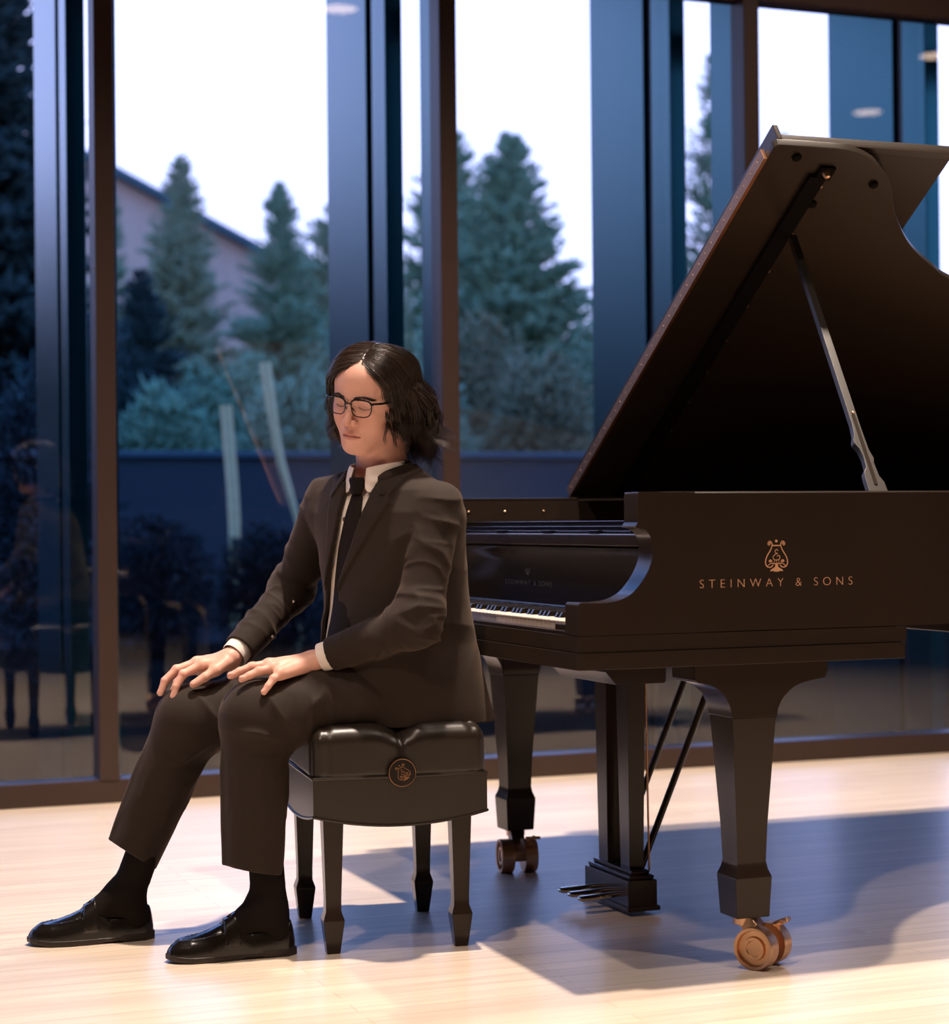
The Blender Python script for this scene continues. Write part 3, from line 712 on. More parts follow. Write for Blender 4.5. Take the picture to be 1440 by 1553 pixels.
# ---- brows, lashes
hair_m = pbsdf('dark_brown_hair', (.018, .010, .007), .30, spec=.7)
noise_color(hair_m, (.012, .007, .005), (.050, .027, .017), 40)
def head_surface_y(x, z, y0=.115):
    y = np.full(len(x), y0); 
    for _ in range(60):
        d = f_head(H2W(np.stack([x, y, z], 1))); y = y - d * .8
    return y
def strand_mesh(P0s, rad):
    """P0s (n,m,3) polylines, rad (n,m) -> three-sided tubes"""
    n, m, _ = P0s.shape; T = np.gradient(P0s, axis=1); T /= np.linalg.norm(T, axis=2, keepdims=True) + 1e-9
    up = np.array([0.13, .21, .97]); a = np.cross(T, up); a /= np.linalg.norm(a, axis=2, keepdims=True) + 1e-9; b = np.cross(a, T)
    V = np.stack([P0s + (a * math.cos(t) + b * math.sin(t)) * rad[:, :, None] for t in (0, 2 * PI / 3, 4 * PI / 3)], 2)   # n,m,3,3
    idx = np.arange(n * m * 3).reshape(n, m, 3); q = []
    for k in range(3):
        k2 = (k + 1) % 3; q.append(np.stack([idx[:, :-1, k], idx[:, :-1, k2], idx[:, 1:, k2], idx[:, 1:, k]], -1).reshape(-1, 4))
    return V.reshape(-1, 3), np.concatenate(q)
for sg in (1, -1):
    n = 170; t = RNG.random(n); x = sg * (.011 + .037 * t); z = .0145 + .0055 * np.sin(t * 2.4) - .004 * t ** 3 + RNG.normal(0, .0018, n)
    k = np.linspace(0, 1, 4); X = x[:, None] + sg * k * (.0085); Z = z[:, None] + k * (.0025 - .005 * t[:, None])
    Y = head_surface_y(X.ravel(), Z.ravel()).reshape(n, 4) + .0007
    P = H2W(np.stack([X, Y, Z], -1).reshape(-1, 3)).reshape(n, 4, 3)
    pmesh('eyebrow', strand_mesh(P, np.tile(np.array([.0003, .0004, .0003, .00012]), (n, 1))), hair_m)
    t = np.linspace(0, 1, 22); x = sg * (.0165 + .029 * t); z = -.0055 - .0042 * np.sin(t * PI) - .001 * t
    y = head_surface_y(x, z) - .0002
    P = H2W(np.stack([x, y, z], 1))[None]
    pmesh('eyelashes', strand_mesh(P, np.full((1, 22), .0011)), hair_m)

# ---- glasses
gm = pbsdf('black_glossy_glasses_frame', (.012, .010, .010), .15, coat=.3)
lensm = bpy.data.materials.new('spectacle_lens'); lensm.use_nodes = True; lensm.node_tree.nodes.remove(bs(lensm))
a_ = nd(lensm, 'ShaderNodeBsdfTransparent'); b_ = nd(lensm, 'ShaderNodeBsdfGlossy'); b_.inputs['Roughness'].default_value = 0; c_ = nd(lensm, 'ShaderNodeMixShader'); c_.inputs[0].default_value = .035
a_.inputs[0].default_value = (.97, .96, .97, 1); ln(lensm, a_.outputs[0], c_.inputs[1]); ln(lensm, b_.outputs[0], c_.inputs[2]); ln(lensm, c_.outputs[0], lensm.node_tree.nodes['Material Output'].inputs[0])
pb_ = person.location
def G(p): w = H2W(np.asarray(p, float)); return Vector(w) - pb_
def lens_outline(sg, n=36, s=1.0):
    out = []
    for k in range(n):
        t = 2 * PI * k / n; c, s_ = math.cos(t), math.sin(t); e = 2 / 3.0
        x = abs(c) ** e * (1 if c > 0 else -1) * .0245 * s; z = abs(s_) ** e * (1 if s_ > 0 else -1) * .0195 * s
        x *= 1 + .11 * (z / .0195); xx = .0325 + x
        out.append((sg * xx, .0905 - .10 * max(0, xx - .02) ** 1 * .35 - (abs(xx) ** 2) * 1.6, z - .0035))
    return out
gmb = MB()
for sg in (1, -1):
    o = lens_outline(sg); gmb.tube([G(p) for p in o + o[:2]], .00135, 8, caps=False)
    top = [p for p in o if p[2] > .006]; top.sort(key=lambda p: p[0]); gmb.tube([G(p) for p in top], .0021, 8)
gmb.tube([G(p) for p in catmull([(-.0095, .0900, .002), (-.004, .0925, .0055), (.004, .0925, .0055), (.0095, .0900, .002)], 5)], .0021, 8)
glasses = gmb.build('glasses_frame', gm, person)
for sg in (1, -1):
    MB().tube([G(p) for p in catmull([(sg * .057, .0815, .0085), (sg * .0655, .077, .0090), (sg * .0725, .060, .0075), (sg * .078, .02, .004), (sg * .0795, -.012, .001), (sg * .0775, -.028, -.016)], 6)], .0019, 8, flat=(1, 1.3)).build('temple_arm', gm, glasses)
    MB().box((-.0045, -.001, -.003), (.0045, .001, .003), .0005, axisM(G((sg * .0575, .083, .0085)), Vector(HM @ A(0, 0, 1)), Vector(HM @ A(1, 0, 0)))).build('hinge', gm, glasses)
    o = lens_outline(sg, s=.985); c = np.mean(np.array(o), 0); c[1] += .0012
    mesh('lens', [G(c)] + [G(p) for p in o], [(0, k + 1, (k + 1) % len(o) + 1) for k in range(len(o))], lensm, glasses)
    MB().tube([G((sg * .009, .0875, -.006)), G((sg * .0085, .083, -.010)), G((sg * .0095, .080, -.013))], .0016, 6).build('nose_pad', gm, glasses)
# ---- clothes -------------------------------------------------------------
suit = pbsdf('charcoal_suit_wool', (.030, .021, .016), .8, spec=.3, sheen=.12)
bs(suit).inputs['Sheen Tint'].default_value = (1, .72, .55, 1)
noise_color(suit, (.015, .0092, .0064), (.0215, .0133, .0093), 60, bump=.35, bscale=900)
bs(suit).inputs['Sheen Roughness'].default_value = .5
shirt_m = noise_color(pbsdf('cream_shirt', (.86, .78, .71), .7), (.84, .76, .69), (.90, .83, .77), 50, bump=.15, bscale=800)
tie_m = noise_color(pbsdf('dark_patterned_tie', (.02, .014, .012), .7, spec=.15), (.009, .0065, .005), (.020, .014, .010), 260)
sock_m = noise_color(pbsdf('black_sock', (.010, .0075, .0065), .9, spec=.1), (.008, .006, .005), (.014, .010, .009), 300)
shoe_m = noise_color(pbsdf('black_shoe_leather', (.010, .008, .007), .22), (.009, .007, .006), (.014, .011, .009), 30, bump=.12, bscale=220)
# trunk sections: z, centre, half width, depth front, depth back, facing angle (0 = facing -x, towards the camera positive)
SEC = np.array([  # z     cx     cy    a     bf    bb    ang
    [.470, -.105, .668, .205, .235, .168, 3],
    [.530, -.112, .668, .205, .250, .150, 5],
    [.600, -.125, .664, .198, .240, .140, 8],
    [.680, -.143, .652, .182, .205, .128, 13],
    [.760, -.160, .640, .174, .178, .128, 18],
    [.840, -.178, .632, .177, .158, .128, 23],
    [.920, -.192, .625, .186, .138, .126, 27],
    [.980, -.202, .620, .186, .122, .118, 30],
    [1.030, -.208, .618, .160, .100, .096, 31],
    [1.065, -.211, .617, .110, .078, .074, 31],
    [1.100, -.213, .616, .070, .062, .060, 31]])
def trunk_local(P):
    z = np.clip(P[:, 2], SEC[0, 0], SEC[-1, 0]); I = lambda c: np.interp(z, SEC[:, 0], SEC[:, c])
    an = np.radians(I(6)); fx, fy = -np.cos(an), -np.sin(an); dx, dy = P[:, 0] - I(1), P[:, 1] - I(2)
    yl = dx * fx + dy * fy; xl = -dx * fy + dy * fx
    return xl, yl, I(3), I(4), I(5)
def trunk(P, grow=0.):
    xl, yl, a, bf, bb = trunk_local(P); b = np.where(yl > 0, bf, bb) + grow; a = a + grow
    e = 2.35; k = (np.abs(xl / a) ** e + np.abs(yl / b) ** e) ** (1 / e)
    d = (k - 1) * np.minimum(a, b) * .9
    return d, xl, yl
def creases(P, ax, fx, fo, seed):
    """ridges running around a limb: ax = unit axis, fx = frequency along it, fo = frequency across"""
    s = P @ ax; O = P - np.outer(s, ax); Q = O * fo + np.outer(s * fx, ax) + seed
    n = vnoise(Q, 1.0); n2 = vnoise(Q * 1.9 + 7, 1.0); return (1 - np.abs(n)) ** 3 * .75 + (1 - np.abs(n2)) ** 4 * .35
def sleeve(P, s, e, w, r, seed):
    up_ = cone(P, s, e, r[0], r[1]); lo = cone(P, e, w, r[1], r[2]); d = smin(up_, lo, .035)
    a1, a2 = unit(e - s), unit(w - e)
    de = np.linalg.norm(P - e, axis=1); dw = np.clip((np.linalg.norm(P - w, axis=1) - .035) / .05, 0, 1); amp1 = (.0060 + .0085 * np.exp(-(de / .085) ** 2)) * dw
    t = np.clip((P - e) @ a2 / .06, 0, 1)
    c = creases(P, a1, 20, 7, seed) * (1 - t) + creases(P, a2, 24, 7, seed + 3) * t
    return d - (c - .45) * amp1
WL, WR = LH['w'] + unit(LH['fore'] - LH['w']) * .036, RH['w'] + unit(RH['fore'] - RH['w']) * .030     # cuff ends of the sleeves
def opening(z):
    eL = np.interp(z, [.46, .50, .53, .60, .70, .80, .85, .95, 1.05, 1.10], [.14, .115, .085, .045, .005, -.018, -.004, .026, .052, .060])
    eR = np.interp(z, [.46, .60, .68, .80, .92, 1.03, 1.10], [-.12, -.10, -.085, -.070, -.046, -.036, -.050])
    return eL, eR
def f_jacket(P):
    d, xl, yl = trunk(P); z = P[:, 2]
    # shoulders
    nb = A(-.21, .618, 1.045)
    d = smin(d, cone(P, nb, SHL + A(.0, .0, .010), .050, .043), .035); d = smin(d, cone(P, nb, SHR + A(0, 0, .012), .050, .046), .035)
    d = smin(d, cone(P, A(-.19, .63, .93), SHL + A(.005, .01, -.03), .10, .05), .05); d = smin(d, cone(P, A(-.19, .63, .93), SHR + A(.005, -.01, -.03), .10, .05), .05)
    # broad drape folds on the body
    w_ = (1 - np.abs(vnoise(P * A(5, 5, 9) + 11, 1.0))) ** 3
    d = d - .004 * w_ + .0015
    d0 = d
    eL, eR = opening(z)
    # lapels: raised 5 mm between the opening edge and an outer line
    wl = np.interp(z, [.80, .83, .92, 1.00, 1.012, 1.07], [0, .012, .038, .058, .050, .062]); wr = np.interp(z, [.80, .83, .92, 1.00, 1.07], [0, .012, .030, .045, .05])
    front = yl > .0
    onl = front & (z > .80) & (xl < eL + wl) & (xl > eL - .02); onr = front & (z > .80) & (xl > eR - wr) & (xl < eR + .02)
    ss = lambda v: np.clip(v / .0035 + .5, 0, 1)
    ml = ss(eL + wl - xl) * ss(xl - eL + .02) * ss(z - .80) * front; mr_ = ss(xl - eR + wr) * ss(eR + .02 - xl) * ss(z - .80) * front
    d = d - .0060 * np.maximum(ml, mr_)
    # hem
    hem = .492 + .02 * np.clip(-(P[:, 1] - .60) / .1, 0, .3)
    d = np.maximum(d, hem - z)
    shell = np.maximum(d, -(d0 + .007))
    op = np.minimum(np.minimum(eL - xl, xl - eR), yl)           # >0 inside the opening
    shell = np.maximum(shell, op)
    neck = cone(P, A(-.236, .598, .99), A(-.232, .600, 1.16), .055, .078)
    shell = np.maximum(shell, -neck); shell = np.maximum(shell, z - 1.082 + .35 * np.clip(yl, -.03, .1))
    # collar roll round the back of the neck
    al = sleeve(P, SHL + A(.002, 0, .002), ELL, WL, (.0560, .0520, .0385), 1.0); ar = sleeve(P, SHR + A(0, 0, .002), ELR, WR, (.0560, .0500, .0385), 5.0)
    for q, e, w in ((0, ELL, WL), (1, ELR, WR)):
        ax = unit(w - e); cut = (P - w) @ ax
        s_ = al if q == 0 else ar; s_ = np.maximum(s_, cut); bore = cone(P, w - ax * .05, w + ax * .05, .0325, .0325); s_ = np.maximum(s_, -bore)
        if q == 0: al = s_
        else: ar = s_
    shell = np.minimum(shell, np.maximum(smin(d0, 1e9, .01), np.abs(d0) - .006) if False else shell)
    # the arms join the shoulder with a seam
    d = smin(shell, al, .006); d = smin(d, ar, .006)
    # keep the inside of the trunk free of sleeve volume near the opening
    return d
JVF = sdf_mesh(f_jacket, (-.60, .34, .46), (.12, 1.00, 1.11), .0030)
jk = pmesh('jacket', JVF, suit)
sm_ = jk.modifiers.new('smooth', 'SMOOTH'); sm_.factor = .5; sm_.iterations = 3
# jacket collar: folded band around the back of the neck
def T2W(xl, yl, z):
    I = lambda c: float(np.interp(z, SEC[:, 0], SEC[:, c])); an = math.radians(I(6)); f = Vector((-math.cos(an), -math.sin(an), 0)); l = Vector((f.y * -1, f.x, 0)); l = Vector((-f.y, f.x, 0)) 
    return Vector((I(1), I(2), z)) + f * yl + l * xl
def sheet(name, rows, thick, mat, parent=None, sub=1):
    n, m = len(rows), len(rows[0]); v = [Vector(p) - person.location for r in rows for p in r]
    f = [(i * m + j, i * m + j + 1, (i + 1) * m + j + 1, (i + 1) * m + j) for i in range(n - 1) for j in range(m - 1)]
    o = mesh(name, v, f, mat, parent or person)
    md_ = o.modifiers.new('t', 'SOLIDIFY'); md_.thickness = thick; md_.offset = 0
    if sub: sd = o.modifiers.new('s', 'SUBSURF'); sd.levels = sub; sd.render_levels = sub
    return o
NC = Vector((-.213, .617, 0)); ANG = 31
def ring_pt(th, r, z, fwd=1.0):
    """th: 0 at the throat, positive to his left"""
    an = math.radians(ANG); f = Vector((-math.cos(an), -math.sin(an), 0)); l = Vector((-f.y, f.x, 0))
    c = Vector((-.232, .602, 0))
    return c + f * (r * math.cos(th) * fwd) + l * (r * math.sin(th)) + Vector((0, 0, z))
# shirt trunk with placket, inside the jacket
def f_shirt(P):
    d, xl, yl = trunk(P, -.013); z = P[:, 2]
    d = smax(d, z - 1.05 + .25 * np.clip(yl, 0, .1), .02)
    d = d - .0018 * ((1 - np.abs(vnoise(P * A(9, 9, 5), 1.0))) ** 3)
    pl = (np.abs(xl + .004) < .014) & (yl > 0); d = d - .0014 * pl
    return np.maximum(np.maximum(d, .60 - z), -(trunk(P, -.03)[0]))
pmesh('shirt', sdf_mesh(f_shirt, (-.50, .40, .59), (.02, .86, 1.07), .0042), shirt_m)
# shirt collar: stand and two pointed leaves
rows_o = []
for k in range(33):
    th = -PI + 2 * PI * k / 32; a = abs(th) / PI                      # a=0 front, 1 back
    gap = .10; s = 1 if th >= 0 else -1; thh = s * (gap + (PI - gap) * a)
    if abs(th) < 1e-6: continue
    top = 1.078 + .030 * a ** .7; bot = np.interp(a, [0, .10, .22, .45, 1], [1.048, 1.018, 1.034, 1.050, 1.066])
    rt = .0640; rb = np.interp(a, [0, .10, .3, 1], [.068, .080, .075, .071])
    rows_o.append((th, [ring_pt(thh, rt - .002, top - .003), ring_pt(thh, rt + .001, top), ring_pt(thh, rt * .4 + rb * .6 + .001, top * .5 + bot * .5), ring_pt(thh * (1.0), rb, bot)]))
for sgn in (1, -1):
    rr_ = [r for t, r in rows_o if t * sgn > 0]
    sheet('shirt_collar', rr_, .0022, shirt_m, None, 2)
# cuffs
for Hd, w, e, nm in ((LH, WL, ELL, 'l'), (RH, WR, ELR, 'r')):
    ax = Vector(unit(w - e)); c = Vector(w); M = axisM(c - person.location, ax)
    MB().lathe([(.0305, -.035), (.0322, -.035), (.0335, .002), (.0332, .0215), (.0322, .0230), (.0308, .0215), (.0300, -.030)], M @ Matrix.Diagonal((1, .88, 1, 1)), 36).build('shirt_cuff', shirt_m, person)
# jacket collar strip: from the lapels round the nape
rows = []
for k in range(25):
    a = k / 24; th = math.radians(40 + 280 * a)
    z0 = 1.056 + .040 * math.sin(a * PI) ** .6
    rows.append([ring_pt(th, .0715, z0 - .004), ring_pt(th, .0745, z0 + .006), ring_pt(th, .084, z0 - .006), ring_pt(th, .112, z0 - .046)])
sheet('jacket_collar', rows, .005, suit, None, 2)
# tie
def front_y(xl, z, grow=-.011):
    a = float(np.interp(z, SEC[:, 0], SEC[:, 3])) + grow; b = float(np.interp(z, SEC[:, 0], SEC[:, 4])) + grow; e = 2.35
    return b * max(1e-6, 1 - abs(xl / a) ** e) ** (1 / e)
kn = []
for z, w_, o_ in ((1.060, .021, .004), (1.054, .0235, .008), (1.036, .020, .009), (1.022, .0150, .006)):
    kn.append([T2W(w_ * math.cos(t) - .002, front_y(0, min(z, 1.03)) + (.012 if z < 1.03 else .006) + o_ * math.sin(t), z) - person.location for t in np.linspace(0, 2 * PI, 17)[:-1]])
MB().loft(kn).build('tie_knot', tie_m, person)
rows = []
for z in np.linspace(1.026, .640, 22):
    hw = np.interp(z, [.64, .665, .75, .9, 1.026], [.012, .042, .042, .037, .015]); xc = np.interp(z, [.64, .8, .95, 1.03], [.024, -.004, -.003, -.002])
    ex = .006 + (.010 * np.clip((.80 - z) / .1, 0, 1))
    rows.append([T2W(xc + hw * t, front_y(xc + hw * t, z) + ex + .003 * (1 - t * t), z) for t in (-1, -.5, 0, .5, 1)])
sheet('tie_blade', rows, .003, tie_m, None, 1)
for z in (.965, .90, .835, .77):
    p = T2W(-.030, front_y(-.030, z) + .003, z); q = T2W(-.030, front_y(-.030, z) + .005, z)
    MB().lathe([(.0003, 0), (.0052, 0), (.0055, .0012), (.0048, .002), (.0003, .0015)], axisM(p - person.location, q - p), 14).build('shirt_button', pbsdf('shirt_button', (.10, .07, .06), .3), person)
# chest pocket welt and sleeve buttons
glint = pbsdf('bright_stud', (.85, .75, .65), .15, .6)
for q in ((445, 912), (413, 965)):
    r = np.array(px_ray(*q)); p = np.array(cam_loc) + r * 4.3
    for _ in range(60): p = p + r * float(f_jacket(p[None])[0]) * .7
    MB().lathe([(.0003, 0), (.0035, 0), (.0032, .0016), (.0003, .0022)], axisM(Vector(p) - person.location, -Vector(r)), 12).build('sleeve_stud', glint, person)

# ---- trousers
def f_trousers(P):
    z = P[:, 2]; d = None
    for q, (h, k, hem, dirn) in enumerate(((HPL, KNL, A(-.541, .570, .190), unit(A(-.25, 0, -1))), (HPR, KNR, A(-.753, .860, .192), unit(A(-.42, .10, -.88))))):
        kr = .0785 if q == 0 else .0790
        th = cone(P, h, k - unit(k - h) * .005, .098, kr); s = unit(hem - k); sh = econe(P, k, hem + s * .05, kr, .0645 if q == 0 else .060, A(0, 1, 0), .86)
        e = smin(th, sh, .03)
        # folds: fan from behind the knee, bunching on top of the thigh
        kb_ = k + A(.078, 0, -.060); dk = np.hypot(P[:, 0] - kb_[0], P[:, 2] - kb_[2])
        Q = P - kb_; ang = np.arctan2(Q[:, 2], -Q[:, 0]); fan = (1 - np.abs(np.sin(ang * 3.2 + 2.0 * vnoise(P * 9 + q * 5, 1.0)))) ** 2.2
        e = e - .0085 * (fan - .35) * np.exp(-((dk - .105) / .045) ** 2)
        t1 = unit(k - h); c1 = creases(P, t1, 26, 8, 3.0 + q); top = np.clip((P[:, 0] - k[0]) / .08, 0, 1) * np.exp(-((P[:, 0] - (k[0] + .14)) / .09) ** 2)
        e = e - .0085 * (c1 - .45) * top
        hm_ = np.clip((z - .24) / .06, 0, 1); e = e - .0040 * (creases(P, s, 7, 22, 9.0 + q) - .45) * np.clip((k[2] - .02 - z) / .1, 0, 1) * hm_
        # pressed crease down the front of the shank
        n_ = unit(np.cross(s, A(0, 1, 0))); n_ = n_ if n_[0] < 0 else -n_
        Qs = P - k; lat = Qs @ unit(np.cross(s, n_)); fr = Qs @ n_
        e = e - .0050 * np.exp(-(lat / .010) ** 2) * np.clip(fr / .03, 0, 1) * np.clip((k[2] - .03 - z) / .08, 0, 1)
        cutn = unit(A(-.22, 0, -1)) if q == 0 else unit(A(-.56, .0, -.80))
        cut = (P - hem) @ cutn
        e = np.maximum(e, cut); e = np.maximum(e, -np.maximum(econe(P, k + s * .12, hem + s * .08, (.052 if q == 0 else .047), .0555 if q == 0 else .0490, A(0, 1, 0), .86), -(P - (k + s * .12)) @ s))
        d = e if d is None else smin(d, e, .02)
    pel = ellip(P, A(-.115, .665, .585), (.150, .185, .105)); d = smin(d, pel, .03)
    d = np.maximum(d, .487 - z - 6 * np.clip(-.395 - P[:, 0], 0, 1))
    return d
pmesh('trousers', sdf_mesh(f_trousers, (-.86, .44, .13), (.07, .96, .70), .0036), suit)
# ---- socks and loafers
def shoe_parts(heel, toe_dir, ank, shin, side, label):
    xa = unit(A(toe_dir[0], toe_dir[1], 0)); ya = np.cross(A(0, 0, 1), xa); Rm = np.stack([xa, ya, A(0, 0, 1)], 1); O = A(heel[0], heel[1], 0)
    loc_ = lambda P: (P - O) @ Rm
    w2 = lambda x, y, z: O + Rm @ A(x, y, z)
    inn = side                                                    # +1: inner side is +y
    Lh = .286
    def halfw(x):
        return np.interp(x, [0, .02, .06, .12, .19, .235, .265, .280, .286], [.012, .029, .033, .036, .046, .043, .032, .018, .004])
    def bend(x): return inn * (-.004 + .010 * np.sin(np.clip(x / Lh, 0, 1) * PI) - .004)
    def f_sole(P):
        Q = loc_(P); x = Q[:, 0]; y = Q[:, 1] - bend(x) * .5; z = Q[:, 2] - .006 * np.clip((x - .22) / .06, 0, 1.2) ** 2
        hw = np.where((x > -.002) & (x < .288), halfw(np.clip(x, 0, Lh)) + .0012, .001); d = np.maximum(np.abs(y) - hw, np.maximum(-x - .002, x - .2875))
        dz = np.abs(z - .0068) - .0066; dz = np.where(x < .075, np.abs(z - .0095) - .0095, dz)
        arch = np.where((x > .076) & (x < .12), .003, 0)
        dz = np.maximum(dz, arch - z)
        return smax(d, dz, .003)
    def f_upper(P):
        Q = loc_(P); x = Q[:, 0]; y = Q[:, 1] - bend(x) * .5; z = Q[:, 2]
        top = np.interp(x, [0, .02, .06, .10, .135, .16, .19, .22, .255, .275, .286], [.076, .078, .066, .064, .094, .080, .066, .056, .047, .036, .022])
        zc = .009; h = top - zc; hw = halfw(np.clip(x, 0, Lh)) * .985
        tt = np.clip((z - zc) / np.maximum(h, .005), -.3, 1.6)
        e = 2.4; k = (np.abs(y / np.maximum(hw, .003)) ** e + np.abs(np.clip(tt, 0, 2)) ** 2.6) ** (1 / 2.5)
        d = (k - 1) * np.minimum(hw, h) * .75
        d = smax(d, x - .2865, .006); d = smax(d, -x + .001 + .006 * np.clip((z - .03) / .05, 0, 1), .006); d = smax(d, zc - z, .003)
        # moccasin seam round the toe
        u = np.sqrt(((x - .165) / .098) ** 2 + (y / .034) ** 2) - 1
        ridge = np.exp(-(u * .034 / .0022) ** 2) * (x > .165) * (z > .03); d = d - .0022 * ridge
        ins = (u < 0) & (x > .165); d = d + .0010 * ins
        # saddle strap
        strap = (x > .128) & (x < .160) & (z > .03); d = d - .0022 * strap
        slot = (np.abs(x - .146) < .0035) & (np.abs(y) < .010) & (z > .06); d = d + .003 * slot
        # mouth for the foot
        mz = np.interp(x, [0, .03, .09, .128], [.064, .055, .050, .075])
        m = rbox(np.stack([x, y, z], 1), A(.072, 0, .115), (.056, .0275, .068), .022); d = smax(d, -m, .002)
        return d
    lo = np.array([w2(x, y, 0) for x in (-.01, .30) for y in (-.06, .06)]).min(0) - .004; hi = np.array([w2(x, y, .11) for x in (-.01, .30) for y in (-.06, .06)]).max(0) + .004
    lo[2] = -.004
    up = pmesh('shoe', sdf_mesh(f_upper, lo, hi, .0021), shoe_m)
    pmesh('sole', sdf_mesh(f_sole, lo, hi, .0021), pbsdf('dark_brown_sole', (.022, .013, .010), .5), up)
    ft = w2(.135, 0, .060)
    def f_sock(P):
        d = cone(P, shin, ank, .0385, .0395); d = smin(d, cone(P, ank, w2(.040, 0, .048), .036, .0335), .02); d = smin(d, cone(P, ank + (w2(.02, 0, 0) - w2(0, 0, 0)), ft, .036, .031), .03)
        hz = P[:, 2]; c = creases(P, A(0, 0, 1), 60, 10, 4.0)
        d = d - .0016 * (c - .45) * np.exp(-((hz - .125) / .035) ** 2)
        return np.maximum(d, .015 - hz)
    l2 = np.minimum(np.minimum(shin, ank), w2(.14, 0, 0)) - .06; h2 = np.maximum(np.maximum(shin, ank), w2(0, 0, 0)) + .06; l2[2] = .01; h2[2] = shin[2] + .045
    so = pmesh('sock', sdf_mesh(f_sock, l2, h2, .0025), sock_m)
    # small woven mark on the outside of the ankle
    c = A(*ank) * .45 + A(*shin) * .55; vdir = Vector(unit(cam_loc - Vector(c))); vdir.z = 0; vdir.normalize()
    M = axisM(Vector(c) + vdir * .0385 - person.location, vdir, Vector((0, 0, 1)).cross(vdir)) @ Matrix.Rotation(R(-35), 4, 'Z')
    flat_strokes([(catmull([(-.006, .003), (-.001, .0045), (.001, .001), (.006, .002)], 4), .0026), ([(-.002, -.0035), (.004, -.004)], .0022)], [], M, .0012).build('woven_mark', pbsdf('woven_mark', (.16, .09, .07), .8), so)
lerp_ = lambda a, b, z: a + (b - a) * ((z - a[2]) / (b[2] - a[2]))
shoe_parts((-.452, .557), (-.283, .026), ANL, lerp_(ANL, KNL, .28), -1, 'near')
shoe_parts((-.709, .845), (-.283, .032), ANR, lerp_(ANR, KNR, .28), 1, 'far')
# ---- hair: dark underlayer plus clumped wavy strands
EC, ER = A(0, -.016, .033), A(.0765, .0965, .0820)
def f_hairmass(P):
    Q = W2H(P); x, y, z = Q[:, 0], Q[:, 1], Q[:, 2]
    d = ellip(Q, EC, ER + A(.0065, .0065, .003))
    d = smin(d, ellip(Q, A(.010, -.052, -.045), (.076, .052, .075)), .03)
    d = smin(d, ellip(Q, A(.004, -.074, -.105), (.060, .034, .062)), .03)
    d = smax(d, y - (.026 + .44 * np.maximum(z, -.06)) - .10 * np.clip((z + .01) * -1, 0, 1), .004)
    lowfront = y - (-.022 + .0 * z); d = np.where(z < -.015, smax(d, lowfront + np.clip((z + .015) / .02 + 1, 0, 1) * -.05, .006), d)
    return d + .0022 * vnoise(Q * A(1, 1, .25), 110)
pmesh('hair_underlayer', sdf_mesh(f_hairmass, HO - .17, HO + .17, .0026), hair_m)
def nrm(v): return v / np.linalg.norm(v, axis=-1, keepdims=True)
def hair_path(phi, s, layer, L, m=34, flare=1., wave=1., ph=0., lock=False):
    """strands in head coordinates, all arguments arrays of length n. phi (deg): azimuth at the equator from the face, s: side"""
    phi, layer, L, flare, wave, ph = [np.atleast_1d(np.asarray(a, float)) for a in np.broadcast_arrays(phi, layer, L, flare, wave, ph)]
    n = len(phi); pr = np.radians(phi); t = (phi - 56) / 124.; b = np.radians(47 - 90 * t)
    d0 = nrm(np.stack([s * .035 + .15 * np.maximum(0, np.sin(b)) + .03, np.sin(b), np.cos(b)], 1)); d1 = nrm(np.stack([s * np.sin(pr), np.cos(pr), -.06 + 0 * pr], 1))
    om = np.arccos(np.clip((d0 * d1).sum(1), -1, 1))[:, None, None]; n1 = int(m * .42)
    u = (np.arange(n1) / n1)[None, :, None]; d = (np.sin((1 - u) * om) * d0[:, None] + np.sin(u * om) * d1[:, None]) / np.sin(om)
    lift = .0015 + layer[:, None, None] * (.10 + .90 * np.sin(np.minimum(1, u * 1.1) * PI / 2) ** 1.5) + .004 * np.sin(u * PI) * u
    if s > 0: d = nrm(d + A(.10, .10, .06) * np.sin(u * PI) * np.clip((80 - phi) / 22, 0, 1)[:, None, None])
    top = EC + d * (ER + lift)
    hd = np.stack([s * np.sin(pr), np.cos(pr), 0 * pr], 1)[:, None]; tang = np.stack([-np.cos(pr), s * np.sin(pr), 0 * pr], 1)[:, None] * -s
    n2 = m - n1; base = top[:, -1:, :]; u = (np.arange(1, n2 + 1) / n2)[None, :, None]
    F_, W_, H_ = flare[:, None, None], wave[:, None, None], ph[:, None, None]; p3 = phi[:, None, None]
    fr = .006 * u + F_ * (.012 * np.sin(np.minimum(u * 1.2, 1) * PI) + .030 * np.maximum(0, u - .55) ** 1.3 * 2)
    fr = np.where(p3 < 82, -.006 * np.sin(u * PI) + F_ * .012 * np.maximum(0, u - .6), fr); fr = np.where(p3 > 150, .004 * u + F_ * .010 * np.maximum(0, u - .6), fr)
    wv = W_ * (.0012 + .0085 * u) * np.sin(u * 8.6 + H_); wv2 = W_ * (.0010 + .0080 * u) * np.cos(u * 7.3 + H_ * 1.7)
    bk = -.036 * np.minimum(1, u * 1.3) ** 1.2 * np.clip((102 - p3) / 12, 0, 1) * (1 if s > 0 and not lock else 0)
    low = base + hd * (fr + wv) + tang * wv2 + A(0, 1, 0) * bk - A(0, 0, 1) * L[:, None, None] * u
    return np.concatenate([top, low], 1)
S_, Rd = [], []
rg = np.random.default_rng(11); M_ = 34
